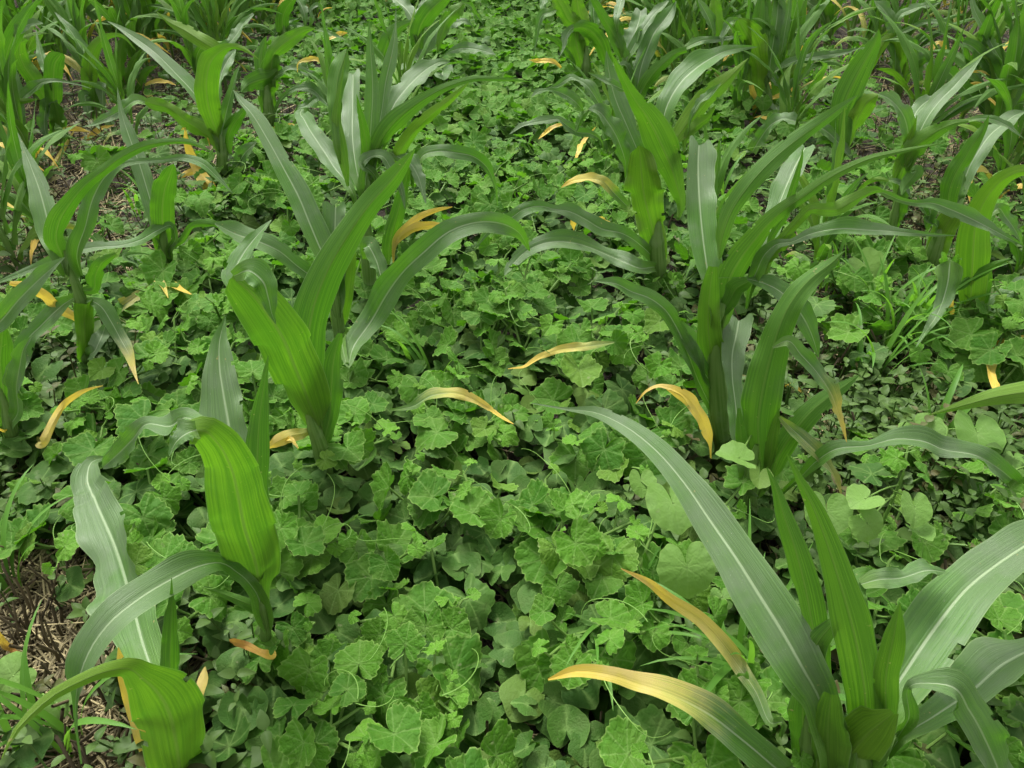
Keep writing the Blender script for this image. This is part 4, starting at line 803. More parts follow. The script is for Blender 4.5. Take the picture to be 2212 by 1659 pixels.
def straw():
    rg = np.random.default_rng(5); parts = []
    def stick(c, d, L, w, bend):
        n = 3; P = np.array([c+d*L*(t-.5)+np.array([0, 0, bend*(1-(2*t-1)**2)]) for t in np.linspace(0, 1, n)])
        return tube(P, w, 4, rg.random(), .55)
    cnt = 0; tries = 0
    while cnt < 36000 and tries < 200000:
        tries += 1; fy = -60+2450*rg.random(); fx = -600+3400*rg.random(); p = ground(fx, fy); x, y = p[0], p[1]
        if y > 7.5: continue
        q = 1-dens(x, y); area = min(1, (y/3.0)**2+.12)
        if rg.random() > (q**1.2+.04)*(.6+.4*area): continue
        cnt += 1; L = rg.uniform(.03, .14) if rg.random() < .8 else rg.uniform(.1, .26); a = rg.uniform(0, 6.28); e = rg.normal(0, .22)
        parts.append(stick(np.array([x, y, rg.uniform(.0, .028)]), np.array([math.cos(a)*math.cos(e), math.sin(a)*math.cos(e), math.sin(e)]), L, rg.uniform(.0009, .0024), rg.uniform(-.01, .012)))
    V, F, d, u = cat_parts(parts); o = link('straw_litter', mesh_np('straw_litter', V, F, d, u, M_STRAW)); o['kind'] = 'stuff'
    o['label'] = 'broken wheat straw lying on the bare soil between plants'; o['category'] = 'straw'
    parts = []; cnt = 0
    while cnt < 3200:
        fy = 2300*rg.random()-40; fx = 3200*rg.random()-500; p = ground(fx, fy); x, y = p[0], p[1]
        if y > 7: continue
        if rg.random() > (1-dens(x, y))**1.5+.02: continue
        cnt += 1; L = rg.uniform(.03, .13); P = np.array([[x, y, -.01], [x+rg.normal(0, .008), y+rg.normal(0, .008), L*.5], [x+rg.normal(0, .02), y+rg.normal(0, .02), L]])
        parts.append(tube(P, rg.uniform(.0014, .003), 5, rg.random()))
    V, F, d, u = cat_parts(parts); o = link('stubble', mesh_np('stubble', V, F, d, u, M_STUB)); o['kind'] = 'stuff'
    o['label'] = 'brown cut stubble standing up from the soil'; o['category'] = 'stubble'
straw()

# ------------------------------------------------------------------ melon leaf
def melon_leaf(seed, nr=8, na=84, round_=False, ruff=1.0):
    rg = np.random.default_rng(seed); gap = .10 if not round_ else .05
    th = np.linspace(-math.pi+gap, math.pi-gap, na); t = np.abs(th)
    lob = rg.uniform(.03, .10); asym = rg.uniform(-.05, .05)
    r = .92+lob*np.cos(5*th*.97)+asym*np.sin(th)
    if round_: r = .95+.10*np.exp(-(th/.22)**2)-.02*np.cos(3*th)
    r *= 1+.10*np.cos(th)*(0 if round_ else .6)
    r *= 1-(.80 if not round_ else .7)*np.clip((t-2.45)/(math.pi-gap-2.45), 0, 1)**2
    if na > 40:
        ph = np.array([.0, .35, .75, 1.0]); kk = np.arange(na); amp = np.repeat(rg.uniform(.35, 1.2, na//4+2), 4)[:na]
        te = amp*ph[kk % 4]*(.014 if round_ else .095); r = r*(.97+te)
        r *= 1+.018*np.sin(11*th+rg.uniform(0, 6))
    vang = [0, .80, -.80, 1.72, -1.72, 2.45, -2.45]
    rho = np.linspace(0, 1, nr+1)[1:]**.85; rho[-1] = 1
    R_, T_ = np.meshgrid(rho, th, indexing='ij'); rr = r[None, :]*R_
    X = rr*np.cos(T_)+.0; Y = rr*np.sin(T_)
    k1, k2 = rg.integers(4, 7), rg.integers(9, 14); a1, a2 = rg.uniform(0, 6.28, 2)
    cup = rg.uniform(-.28, .34); fold = rg.uniform(.05, .42); droop = rg.uniform(.08, .50)
    vd = np.min(np.abs(T_[..., None]-np.array(vang)), -1)
    Z = cup*rr**2+fold*np.abs(Y)*.8-droop*np.clip(X, 0, 9)**2+ruff*(.075*np.sin(k1*.5*T_+a1)*R_**2+.045*np.sin(k2*T_+a2)*R_**4)
    Z += ruff*.010*np.clip(vd/.38, 0, 1)*R_*(1-.4*R_)
    if not round_: Z += ruff*.024*np.sin(X*15+a1+2*Y)*np.sin(Y*13+a2-X)
    vein = np.exp(-(vd*rr/.020)**2)*(R_ > .01)
    # side veins
    edge = R_.copy()
    V = np.stack([X, Y, Z], -1).reshape(-1, 3); V = np.vstack([[0, 0, 0], V])
    d = np.stack([vein, edge, 0*vein], -1).reshape(-1, 3); d = np.vstack([[1, 0, 0], d])
    uv = V[:, :2].copy()+rg.uniform(0, 20, 2)
    n = na; F = []
    for i in range(len(rho)-1):
        for j in range(na-1): F.append([1+i*n+j, 1+(i+1)*n+j, 1+(i+1)*n+j+1, 1+i*n+j+1])
    for j in range(0, na-1): F.append([0, 1+j, 1+j+1, 0])
    F = np.array(F)
    return V, F, d, uv
def fix_tri(F):
    return F
# fan triangles written as quads need distinct corners: use pairs of sectors
def melon_leaf_q(seed, nr=8, na=84, **k):
    V, F, d, uv = melon_leaf(seed, nr, na, **k); q = F[F[:, 0] != 0]
    fan = np.array([[0, 1+j, 2+j, 3+j] for j in range(0, na-2, 2)])
    if (na-1) % 2: fan = np.vstack([fan, [0, na-1, na, na-1]]) if False else fan
    return V, np.vstack([q, fan]), d, uv
MEL_HI = [mesh_np('leaf', *melon_leaf_q(500+i, 8, 85), M_MEL) for i in range(12)]
MEL_YO = [mesh_np('leaf', *melon_leaf_q(540+i, 7, 65, ruff=1.7), M_YOUNG) for i in range(6)]
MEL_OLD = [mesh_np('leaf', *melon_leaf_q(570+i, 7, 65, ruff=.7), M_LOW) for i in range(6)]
VELV = [mesh_np('leaf', *melon_leaf_q(600+i, 7, 75, round_=True, ruff=.5), M_VELV) for i in range(4)]
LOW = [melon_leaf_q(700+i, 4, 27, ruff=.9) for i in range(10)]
MID = [melon_leaf_q(720+i, 4, 33, ruff=1.1) for i in range(10)]

def tendril(rg, p):
    n = 26; a = rg.uniform(0, 6.28); L = rg.uniform(.08, .18); P = []; q = np.array(p, float); el = rg.uniform(-.2, .9); curl = rg.uniform(.02, .09); sgn = rg.choice([-1, 1])
    for i in range(n):
        P.append(q.copy()); st = L/n; t = i/n
        q = q+st*np.array([math.cos(a)*math.cos(el), math.sin(a)*math.cos(el), math.sin(el)])
        a += sgn*(curl+.75*max(0, t-.62)**.7); el -= rg.uniform(.0, .06) if t < .6 else rg.normal(0, .15)
    return tube(np.array(P), np.linspace(.0009, .0005, n), 5, rg.random())

def melon_vine(cx, cy, cell, seed, label, group):
    rg = np.random.default_rng(seed); t = None; org = np.array([cx, cy, 0.0]); stems = []; nleaf = 0; tend = []; leaves = []
    ns = 12
    for k in range(ns):
        x = cx+rg.uniform(-.5, .5)*cell; y = cy+rg.uniform(-.5, .5)*cell
        if rg.random() > dens(x, y)**1.1: continue
        a = rg.uniform(0, 6.28); hz = (.115+.10*wob(x, y))*rg.uniform(.72, 1.15); L = rg.uniform(.10, .22)
        P = catmull(np.array([[x-math.cos(a)*L*.8, y-math.sin(a)*L*.8, .02], [x-math.cos(a)*L*.3, y-math.sin(a)*L*.3, hz*.55], [x+math.cos(a)*L*.35, y+math.sin(a)*L*.35, hz]]), 12)
        stems.append(tube(P, np.linspace(.0042, .0024, 12), 6, rg.random()))
        stems.append(tube(catmull(np.array([[cx, cy, .012], [(cx+P[0][0])/2+rg.normal(0, .02), (cy+P[0][1])/2+rg.normal(0, .02), .03], P[0]+(P[1]-P[0])*.3]), 7), .0036, 5, .4))
        nn = 7
        for j in range(nn):
            f = .18+.82*j/(nn-1); p = P[min(11, int(f*11))]; side = (1 if j % 2 else -1)
            b = a+side*rg.uniform(.6, 1.9); age = 1-f
            rad = (.018+.027*min(1, age*2.6))*rg.uniform(.62, 1.12)
            if j == nn-1: rad *= .8
            PL = rg.uniform(.03, .07)*(.35+min(1, age*2)); up = rg.uniform(.45, 1.15)
            e = p+np.array([math.cos(b)*PL*.75, math.sin(b)*PL*.75, PL*up])
            if e[2] > .25: e[2] = .25-.2*(e[2]-.25)
            m_ = (p+e)/2+np.array([0, 0, -.1*PL])
            stems.append(tube(catmull(np.array([p, m_, e]), 6), .0017+.0009*min(1, age*2), 5, rg.random()))
            tl = rg.uniform(-.1, .85); nz = np.array([rg.normal(0, .25)+tl*math.cos(b), rg.normal(0, .25)+tl*math.sin(b)-.10, 1.0])
            leaves.append((e, nz, b+rg.normal(0, .35), rad, j >= nn-2, j < 2))
        for _ in range(rg.integers(0, 2)+(rg.random() < .2)): tend.append(tendril(rg, P[rg.integers(8, 12)]+[0, 0, .025]))
    if not leaves: return
    t = thing('melon_vine', (cx, cy, 0), label, 'melon vine', group)
    V, F, d, u = cat_parts(stems); link('stem', mesh_np('stem', V-org, F, d, u, M_VINE), t)
    for (e, nz, az, s, young, old) in leaves[:96]:
        me = MEL_YO[rg.integers(6)] if young else (MEL_OLD[rg.integers(6)] if old and rg.random() < .5 else MEL_HI[rg.integers(12)])
        o = link('leaf', me, t); M = Matrix(rotm(nz, az).tolist()).to_4x4(); M.translation = Vector((e-org).tolist())
        o.matrix_basis = M @ Matrix.Diagonal((s*rg.uniform(.9, 1.1), s*rg.uniform(.92, 1.15), s, 1))
    for q in tend: link('tendril', mesh_np('tendril', q[0]-org, q[1], q[2], q[3], M_TEND), t)

ORD = ['nearest', 'second', 'third', 'fourth', 'fifth', 'sixth', 'seventh', 'eighth', 'ninth', 'tenth', 'eleventh', 'twelfth', 'thirteenth', 'fourteenth', 'fifteenth', 'sixteenth', 'seventeenth', 'eighteenth', 'nineteenth', 'twentieth']
ordw = lambda i: ORD[i] if i < len(ORD) else f'{i+1}th'
CELL = .40; YFAR = 3.0
strips = ['far left', 'left', 'centre left', 'centre', 'centre right', 'right', 'far right']
sd = 0
for iy in range(1, 20):
    y = iy*CELL-.16
    if y > YFAR: break
    row = []
    for ix in range(-9, 10):
        x = ix*CELL+(.2 if iy % 2 else 0)
        sd += 1
        if not (inview(x, y, .15, 420, 320)): continue
        if dens(x, y) < .1: continue
        row.append((x, y, sd))
    for k, (x, y, s) in enumerate(row):
        melon_vine(x, y, CELL, 9000+s, f'melon vine, {ordw(k).replace("nearest", "first")} from the left in the {ordw(iy-1)} cross belt of vines from the camera', 'melon vines between the corn rows')

def covers():
    rg = np.random.default_rng(77); low, far = [], []
    for (n, dst, ymin, ymax) in ((9000, low, -.05, 7.5), (14000, far, YFAR-.1, 8.2)):
        c = 0; tr = 0; A = []
        Amax = 8200 if dst is low else 12500
        while len(dst) < Amax and tr < 400000:
            tr += 1; y = rg.uniform(ymin, ymax); x = rg.uniform(-1, 1)*(.95*y+1.3)
            if not inview(x, y, .1, 600, 480): continue
            q = dens(x, y)
            if rg.random() > q**1.8: continue
            c += 1
            if dst is low:
                z = rg.uniform(.02, .12); s = rg.uniform(.020, .038); nz = np.array([rg.normal(0, .35), rg.normal(0, .35)-.15, 1])
            else:
                h = .09+.10*wob(x, y); z = h*rg.uniform(.55, 1.1)*(.5+.5*q); s = rg.uniform(.020, .038); nz = np.array([rg.normal(0, .4), rg.normal(0, .4)-.2, 1])
            dst.append((rg.integers(10), np.array([x, y, z]), nz, rg.uniform(0, 6.28), s, rg.random()))
            if dst is low and c > 8200: break
            if dst is far and c > 12500: break
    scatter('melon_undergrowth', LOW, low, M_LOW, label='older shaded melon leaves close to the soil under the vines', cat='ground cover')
    scatter('melon_ground_cover', MID, far, M_MEL, label='far mass of melon foliage running up the strip between corn rows', cat='ground cover')
covers()

# ------------------------------------------------------------------ weeds
def ovate(rg, L=1.0, w=.30, n=7, m=5):
    v = np.linspace(0, 1, n); u = np.linspace(-1, 1, m); wid = w*np.sin(math.pi*np.clip(v, 0, 1)**.72)**.9+.004
    fold = rg.uniform(.1, .5); dr = rg.uniform(.1, .5)
    X = np.broadcast_to(v[:, None], (n, m)).copy(); Y = u[None, :]*wid[:, None]; Z = fold*np.abs(Y)-dr*X**2+.02*np.sin(9*X+3*u[None, :])
    V = np.stack([X, Y, Z], -1).reshape(-1, 3)*L; F = np.array([[i*m+j, (i+1)*m+j, (i+1)*m+j+1, i*m+j+1] for i in range(n-1) for j in range(m-1)])
    d = np.zeros((len(V), 3)); d[:, 2] = rg.random(); return V, F, d, V[:, :2].copy()
def weed_tmpl(seed):
    rg = np.random.default_rng(seed); parts = []; H_ = rg.uniform(.04, .12); npair = rg.integers(3, 6); a = rg.uniform(0, 3)
    top = np.array([rg.normal(0, .015), rg.normal(0, .015), H_]); parts.append(tube(np.array([[0, 0, 0], top*.5+[.004, 0, 0], top]), .0012, 4, .3))
    for k in range(npair):
        f = .25+.75*k/(npair-1); p = top*f; L = rg.uniform(.018, .036)*(1.0 if k < npair-1 else .6); a += 1.4+rg.uniform(-.3, .3)
        for s in (0, math.pi):
            V, F, d, u = ovate(rg, L, rg.uniform(.22, .34)); e = rg.uniform(.0, .7); b = a+s
            M = rotm(np.array([-math.sin(e)*math.cos(b), -math.sin(e)*math.sin(b), math.cos(e)]), b); parts.append((V@M.T+p, F, d, u))
    V, F, d, u = cat_parts(parts); return V, F, d, u
WT = [weed_tmpl(40+i) for i in range(10)]
WM = [mesh_np('broadleaf_weed', *t, M_WEED if i % 5 else M_WEEDR) for i, t in enumerate(WT)]
def weeds():
    rg = np.random.default_rng(88); pts = []; tr = 0
    while len(pts) < 4600 and tr < 21000:
        tr += 1; fy = rg.uniform(-20, 2200); fx = rg.uniform(-560, 2780); p = ground(fx, fy); x, y = p[0], p[1]
        if y > 7: continue
        q = dens(x, y); wgt = (1-q)*.9
        if fx < 360 and fy < 620: wgt *= .4
        if fx < 330 and fy > 1200: wgt *= .03
        if 1700 < fx < 2200 and fy < 420: wgt *= .6
        if rg.random() > wgt: continue
        pts.append((y, x, rg.uniform(.8, 1.5)))
    pts.sort(); cnt = {}
    nin = lambda y, x: 0 if (lambda f: -20 < f[0] < IW+20 and f[1] < IH+30)(project(np.array([x, y, 0]))) else 1
    pts = sorted(pts, key=lambda t: (nin(t[0], t[1]), t[0]))
    for k, (y, x, s) in enumerate(pts[:260]):
        fx, fy = project(np.array([x, y, 0])); side = 'left' if fx < IW*.4 else ('middle' if fx < IW*.62 else 'right')
        wi = int(rg.integers(10)); o = link('broadleaf_weed', WM[wi]); o.location = (x, y, 0); o.rotation_euler = (rg.normal(0, .12), rg.normal(0, .12), rg.uniform(0, 6.28)); o.scale = (s,)*3
        j = min(range(len(BASES)), key=lambda q: (BASES[q][0]-x)**2+(BASES[q][1]-y)**2); dx, dy_ = x-BASES[j][0], y-BASES[j][1]; wd = wi % 5 == 0
        rel = ('right of' if dx > 0 else 'left of') if abs(dx) > abs(dy_) else ('behind' if dy_ > 0 else 'in front of'); hw = ['close', 'near', 'off'][min(2, int(math.hypot(dx, dy_)/.16))]
        lb = f'{"large" if s > 1.3 else ("small" if s < 1.0 else "mid sized")} {"reddish" if wd else "green"} weed {hw} {rel} the {SHORT[j]}'; cnt[lb] = cnt.get(lb, 0)+1
        o['label'] = lb if cnt[lb] == 1 else lb+f', {ordw(cnt[lb]-1)} back'; o['category'] = 'weed'; o['group'] = f'broadleaf weeds in the {side} of the field'
    for mt, sel, nm in ((M_WEED, 0, 'small green broadleaf weeds carpeting the far sparse ground'), (M_WEEDR, 1, 'small reddish weeds carpeting the far sparse ground')):
        it = [(rg.integers(10), np.array([x, y, 0]), np.array([rg.normal(0, .1), rg.normal(0, .1), 1]), rg.uniform(0, 6.28), s, rg.random()) for j, (y, x, s) in enumerate(pts[260:]) if (j % 6 == 0) == bool(sel)]
        scatter('weed_cover', WT, it, mt, label=nm, cat='ground cover')
weeds()

def grass(fx, fy, label, n, hgt, seed, spread=.05):
    rg = np.random.default_rng(seed); p = ground(fx, fy); t = thing('grass_clump', (p[0], p[1], 0), label, 'grass', 'grassy weeds among the corn')
    for k in range(int(n*1.8)):
        a = rg.uniform(0, 6.28); L = 1.5*hgt*rg.uniform(.6, 1.15); r0 = rg.uniform(0, spread); b = rg.uniform(.2, .9)
        s = np.linspace(0, 1, 12); ang = 1.45-b*2.1*s**1.5; dx = np.cumsum(np.cos(ang))*L/12; dz = np.cumsum(np.sin(ang))*L/12
        P = np.stack([r0*math.cos(a*2)+dx*math.cos(a), r0*math.sin(a*2)+dx*math.sin(a), dz], 1); wd = .011*rg.uniform(.5, 1.2)*np.sin(math.pi*np.clip(s*.86+.14, 0, 1))**.7+.0004
        side = np.array([-math.sin(a), math.cos(a), 0]); side = side/np.linalg.norm(side); up = np.array([0, 0, 1.])
        V = np.stack([P-side*wd[:, None]/2+up*wd[:, None]*.2, P, P+side*wd[:, None]/2+up*wd[:, None]*.2], 1).reshape(-1, 3)
        F = np.array([[i*3+j, i*3+j+1, (i+1)*3+j+1, (i+1)*3+j] for i in range(11) for j in range(2)]); d = np.zeros((len(V), 3)); d[:, 2] = rg.random()
        link('blade', mesh_np('blade', V, F, d, V[:, :2], M_GRASS), t)
for i, (fx, fy, n, h, lab) in enumerate([
    (1905, 790, 9, .22, 'tall bright grass clump in the sparse gap on the right, tallest blades'),
    (1865, 730, 7, .20, 'grass clump just left of the tallest clump in the right gap'),
    (1960, 760, 8, .18, 'grass clump just right of the tallest clump in the right gap'),
    (1800, 640, 8, .18, 'grass clump under the long sweeping corn leaf on the right'),
    (1870, 850, 6, .2, 'grass clump with blades bent flat below the tall clump'),
    (1990, 1010, 6, .16, 'small grass clump by the split grey corn leaf'),
    (1330, 1440, 5, .16, 'thin grass clump in the melons left of the yellow corn leaf'),
    (1420, 1455, 5, .14, 'small grass clump beside the stem of the yellow corn leaf'),
    (1600, 1560, 9, .24, 'grass clump with long arching blades left of the foreground corn'),
    (1900, 1440, 4, .14, 'grass clump behind the crown of the foreground corn'),
    (45, 1290, 5, .17, 'grass clump at the left edge above the bare straw'),
    (150, 1640, 6, .2, 'grass clump on the straw in the bottom left corner'),
    (330, 470, 7, .14, 'small bright grass clump between the left corn rows'),
    (480, 520, 6, .12, 'small grass clump behind the slim left corn plant'),
    (1560, 470, 6, .14, 'grass clump beside the broad striped corn plant'),
    (1700, 300, 9, .16, 'grass clump far back on the right, near the weedy corn'),
    (1750, 210, 9, .16, 'grass clump farthest back on the right'),
    (1830, 160, 9, .15, 'grass clump far back behind the broad dark corn leaf'),
    (930, 850, 4, .16, 'lone grass tuft in the melon strip left of the yellow leaf'),
    (640, 1270, 3, .14, 'thin grass tuft in the melons near the bent corn plant')]): grass(fx, fy, lab, n, h, 60+i)

def velvet(base, leaves, label, seed):
    rg = np.random.default_rng(seed); b = ground(*base); t = thing('velvetleaf', (b[0], b[1], 0), label, 'broadleaf plant', 'round leaved weeds'); parts = []
    hm = max(l[3] for l in leaves); top = np.array([b[0], b[1], hm*.9]); parts.append(tube(np.array([[b[0], b[1], 0], (np.array([b[0], b[1], 0])+top)/2+[.004, .003, 0], top]), [.004, .0034, .0024], 7, .4))
    for (fx, fy, w_, z, tx, ty) in leaves:
        p = ground(fx, fy, z); dd = (p[1]*CP-(p[2]-H)*SP); s = w_*dd/FPX/2
        q = top.copy(); q[2] = min(z*.8, q[2]); parts.append(tube(catmull(np.array([q, (q+p)/2+[0, 0, .006], p]), 6), .0016, 5, .5))
        o = link('leaf', VELV[rg.integers(4)], t); nz = np.array([tx, ty, 1.0]); az = math.atan2(p[1]-top[1], p[0]-top[0])+rg.normal(0, .5)
        if ty < -.2: az = -math.pi/2+rg.normal(0, .3)
        M = Matrix(rotm(nz, az).tolist()).to_4x4(); M.translation = Vector((p[0]-b[0], p[1]-b[1], p[2])); o.matrix_basis = M @ Matrix.Diagonal((s, s, s, 1))
    V, F, d, u = cat_parts(parts); link('stem', mesh_np('stem', V-np.array([b[0], b[1], 0]), F, d, u, M_VINE), t)
velvet((1500, 1330), [(1483, 1225, 138, .22, .05, -.9), (1452, 1085, 135, .27, .1, -.4), (1385, 1040, 70, .24, .3, -.5), (1560, 1290, 60, .16, .2, -.3)], 'round leaved pale plant under the long grey corn leaf', 1)
velvet((1860, 1230), [(1785, 1105, 110, .24, -.1, -.7), (1872, 1130, 84, .25, .0, -.9), (1868, 1078, 84, .28, 0, .1), (1975, 1095, 88, .26, .3, -.5), (1985, 1150, 66, .22, .1, .2)], 'pale round leaved plant with several leaves right of the foreground corn spear', 2)
velvet((1600, 1080), [(1595, 990, 96, .28, .3, .1), (1640, 1030, 60, .22, .2, -.4)], 'pale broad leaf plant at the foot of the torn corn plant', 3)
velvet((1870, 650), [(1872, 575, 92, .16, 0, -.8), (1850, 620, 50, .1, 0, -.4)], 'dark round leaved plant in the gap behind the right grasses', 4)
velvet((2110, 1010), [(2110, 935, 130, .15, .2, -.3), (1990, 935, 104, .14, -.2, -.3), (2190, 990, 90, .12, .2, -.1)], 'large flat leaved dark plant near the right edge above the split corn leaf', 5)
velvet((110, 1540), [(28, 1460, 110, .10, -.1, -.6), (125, 1520, 70, .08, .1, -.4), (68, 1600, 60, .05, .2, -.2)], 'grey green lobed plant on the straw in the bottom left corner', 6)

# ------------------------------------------------------------------ loose yellow leaves lying on the vines
def dead(z, pts, h0, label, yb, yt, seed):
    a = ZN[z]; q = [tuple(float(c) for c in s.split(',')) for s in pts.split()]
    m_ = q[len(q)//2]; g = ground(*toF(z, m_[0], m_[1]), h0); org = np.array([g[0], g[1], 0.0])
    t = thing('withered_leaf', tuple(org), label, 'withered leaf', 'yellow leaves lying in the field')
    ob = traced_leaf((z, 't', 0.0, pts, {'y': (yb, yt), 'wrap': False, 'phi': 30, 'wav': 1.3, 'lab': 'curling dry blade'}), g, np.random.default_rng(seed), t, org); ob.name = 'blade'
dead('Z5', '350,990,16 480,970,50 610,900,95 740,885,90 860,920,66 970,985,44 1050,1040,26 1115,1078,4', .24, 'pale leaf with a yellow tip arching over the melons in the middle', .15, 1.1, 1)
dead('Z5', '1740,570,10 1640,585,56 1520,600,72 1400,615,60 1280,660,44 1180,720,22 1080,735,4', .22, 'pale yellow leaf lying flat on the melons right of centre', .35, 1.15, 2)
dead('Z2', '1430,770,16 1370,785,30 1320,820,30 1270,865,4', .2, 'thin orange leaf blade on the melons, upper centre', .95, 1.1, 3)
dead('Z2', '1625,790,6 1570,850,26 1530,920,36 1505,980,20', .18, 'upright orange leaf strip left of the broad striped corn', 1, 1.1, 4)
dead('Z7', '1230,1250,12 1245,1180,70 1265,1100,84 1275,1030,10', .12, 'small yellow leaf scrap beside the bottom left corn plant', .75, .8, 5)
dead('Z7', '-20,790,10 10,860,50 60,920,50 135,945,6', .05, 'rusty orange leaf on the straw at the left edge', 1.1, 1.4, 6)
dead('T4', '155,375,10 230,370,40 310,405,50 360,450,40 395,480,10', .1, 'curved orange leaf in the weeds at the upper right', .9, 1.2, 7)
dead('T4', '1385,505,6 1420,430,50 1480,365,50 1540,410,40 1560,520,10', .12, 'pale yellow leaf hooked over on the straw, upper right', .7, 1.1, 8)
dead('T1', '735,1235,6 790,1180,60 880,1120,44 990,1085,4', .06, 'forked orange leaf on dark soil at the upper left', 1.0, 1.1, 9)
dead('T2', '610,350,6 680,325,36 740,295,50 805,285,10', .1, 'yellow leaf blade beside the drooping corn far left of the melons', .5, 1.0, 10)
dead('T1', '1640,1050,10 1600,1130,44 1600,1240,50', .08, 'upright orange strip beside the broad folded corn', .9, 1.0, 11)
dead('Z6', '720,850,10 770,835,40 840,880,20', .05, 'small orange scrap on the weeds right of the torn corn', 1.0, 1.2, 12)

# ------------------------------------------------------------------ far corn: grown along the rows
def gen_corn(seed):
    rg = np.random.default_rng(seed); t = thing('corn_plant', (0, 0, 0), 'x', 'corn plant', 'far maize plants in rows'); hs_ = rg.uniform(.20, .30)
    org = np.zeros(3); link('stalk', stalk_mesh(np.array([[0, 0, -.01], [.004, .002, hs_*.5], [0.0, .004, hs_]]), np.array([.007, .009, .010]), org), t)
    a0 = rg.uniform(0, 3.14); n = 11
    for k in range(n):
        f = k/(n-1); a = a0+(k % 2)*math.pi+rg.normal(0, .35); L = rg.uniform(.36, .56)*(1-.25*abs(f-.55)); z0 = hs_*(.2+.8*f)
        e0 = 1.15+.35*f+rg.normal(0, .05); b = (1.9-1.5*f)*rg.uniform(.7, 1.2); s = np.linspace(0, 1, 24); yb, yt = (0, .2)
        if k == 0: b = 2.4; L *= .6; yb, yt = (.9, 1.2) if rg.random() < .35 else (.1, .5)
        if k == 1 and rg.random() < .35: b = 2.2; yb, yt = .3, 1.2
        ang = e0-b*s**1.4; dx = np.cumsum(np.cos(ang))*L/24; dz = np.cumsum(np.sin(ang))*L/24; az = a+rg.normal(0, .5)*s
        P = np.stack([dx*np.cos(az), dx*np.sin(az), np.maximum(z0+dz, .01)], 1); T = nrm(np.gradient(P, axis=0))
        Wd = np.stack([-np.sin(az), np.cos(az), 0*az], 1); Wd = nrm(Wd-T*(Wd*T).sum(1, keepdims=True)); N = np.cross(Wd, T)*-1; N = np.cross(T, Wd)*-1
        N = np.cross(Wd, T)
        if N[len(N)//2][2] < 0: pass
        tw = rg.normal(0, .7)*s+.25*np.sin(s*9+rg.uniform(0, 6)); W2 = Wd*np.cos(tw)[:, None]+N*np.sin(tw)[:, None]; N2 = N*np.cos(tw)[:, None]-Wd*np.sin(tw)[:, None]
        wid = rg.uniform(.028, .046)*(np.clip(s/.25, .45, 1))*np.clip((1-s)/.55, 0, 1)**.75+.0006
        # N should be the side towards the stalk (upper side)
        fl = False
        V, F, d, uv = blade(P, W2, T, N2, wid, fl, yprof(24, 9, yb, yt), rg.random(), rg, 0, 9, 1.0)
        o = link('leaf', mesh_np('leaf', V, F, d, uv, M_CORN), t)
        if yb > .2: o['label'] = 'withered yellow leaf'
    return t
protos = [gen_corn(300+i) for i in range(9)]
used = [False]*9
def dup(root, loc, rz, s, label):
    r = root.copy(); COL.objects.link(r); r.location = loc; r.rotation_euler = (0, 0, rz); r.scale = (s,)*3; r['label'] = label
    for ch in list(root.children):
        c = ch.copy(); COL.objects.link(c); c.parent = r
    return r
rg = np.random.default_rng(21)
ROWS = [(-2.75, 380, 'outermost left'), (-2.15, 420, 'fourth left'), (-1.62, 430, 'third left'), (-1.12, 430, 'second left'), (-1.37, 330, 'crowded far left'), (-.86, 230, 'crowded near left'), (-.63, 72, 'first left'), (-.27, 60, 'centre left'), (.40, 130, 'centre right'), (.66, 260, 'narrow gap right'), (.90, 330, 'first right'), (1.42, 440, 'second right'), (1.92, 470, 'third right'), (2.45, 330, 'fourth right')]
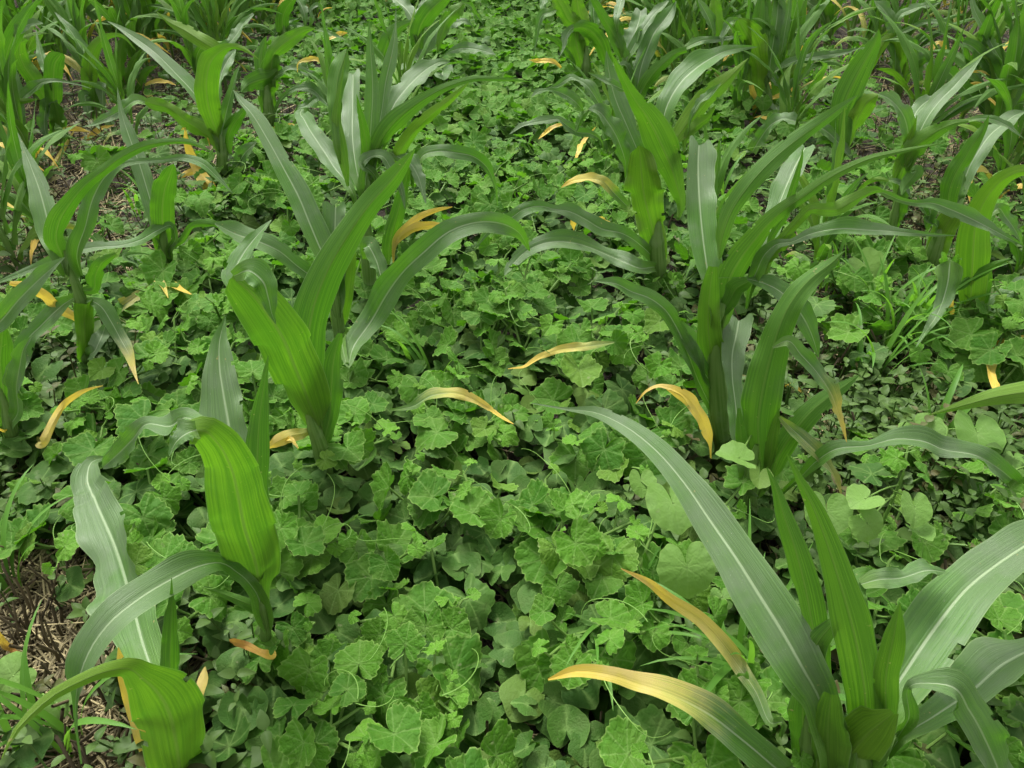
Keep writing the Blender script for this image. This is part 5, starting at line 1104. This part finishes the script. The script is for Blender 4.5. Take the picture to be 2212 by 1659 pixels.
for (s_, ymax, nm) in ROWS:
    p0 = ground(1018+s_*(600+451), 600); p1 = ground(1018+s_*(100+451), 100); dr = (p1-p0)/np.linalg.norm((p1-p0)); k = 0; q = p0-dr*2.0; c = 0
    while q[1] < 6.9:
        q = q+dr*rg.uniform(.12, .20); x = q[0]+rg.normal(0, .03); y = q[1]; fx, fy = project(np.array([x, y, 0]))
        if fy > ymax or fy < -55 or fx < -420 or fx > IW+420 or y < .5: continue
        if min(np.hypot(b[0]-x, b[1]-y) for b in BASES) < .11: continue
        lab = f'young corn plant, {ordw(c)} along the {nm} row of far corn'; c += 1
        i = int(rg.integers(9)); s = rg.uniform(.9, 1.3)
        if not used[i]:
            t = protos[i]; t.location = (x, y, 0); t.rotation_euler = (0, 0, rg.uniform(0, 6.28)); t.scale = (s,)*3; t['label'] = lab; used[i] = True
        else: dup(protos[i], (x, y, 0), rg.uniform(0, 6.28), s, lab)
for i_, (fx, fy, s, lab) in enumerate([
    (1500, 640, .80, 'short corn plant tucked between the broad striped corn and the tallest one'),
    (1690, 345, .95, 'corn plant with crossing leaves behind the long sweeping right hand leaf'),
    (1585, 300, .90, 'corn plant half hidden behind the tall grey leaf of the right row'),
    (1960, 360, .95, 'corn plant in the sparse ground above the V crowned corn'),
    (2130, 470, 1.0, 'corn plant near the right edge above the striped yellow green corn'),
    (1745, 640, .70, 'small corn plant under the long sweeping leaves right of the tallest corn'),
    (2180, 640, .85, 'corn plant at the right edge beside the striped yellow green corn'),
    (50, 600, .95, 'corn plant at the left edge above the double arch corn'),
    (20, 420, 1.0, 'corn plant at the left edge beside the dark bare soil'),
    (300, 330, .85, 'corn plant between the hanging pale leaf corn and the broad folded one'),
    (120, 560, .80, 'thin corn plant just behind the double arch corn on the left'),
    (880, 300, .85, 'corn plant behind the right hand arches of the big spear leaved corn'),
    (740, 330, .80, 'corn plant close behind the left spears of the big corn'),
    (1320, 420, .80, 'corn plant on the melon side of the broad striped corn')]):
    p = ground(fx, fy); p[2] = 0
    dup(protos[i_ % 9] if used[i_ % 9] else protos[0], tuple(p), i_*2.4, s, lab)
for i, u_ in enumerate(used):
    if not u_:
        for ch in list(protos[i].children): D.objects.remove(ch)
        D.objects.remove(protos[i])
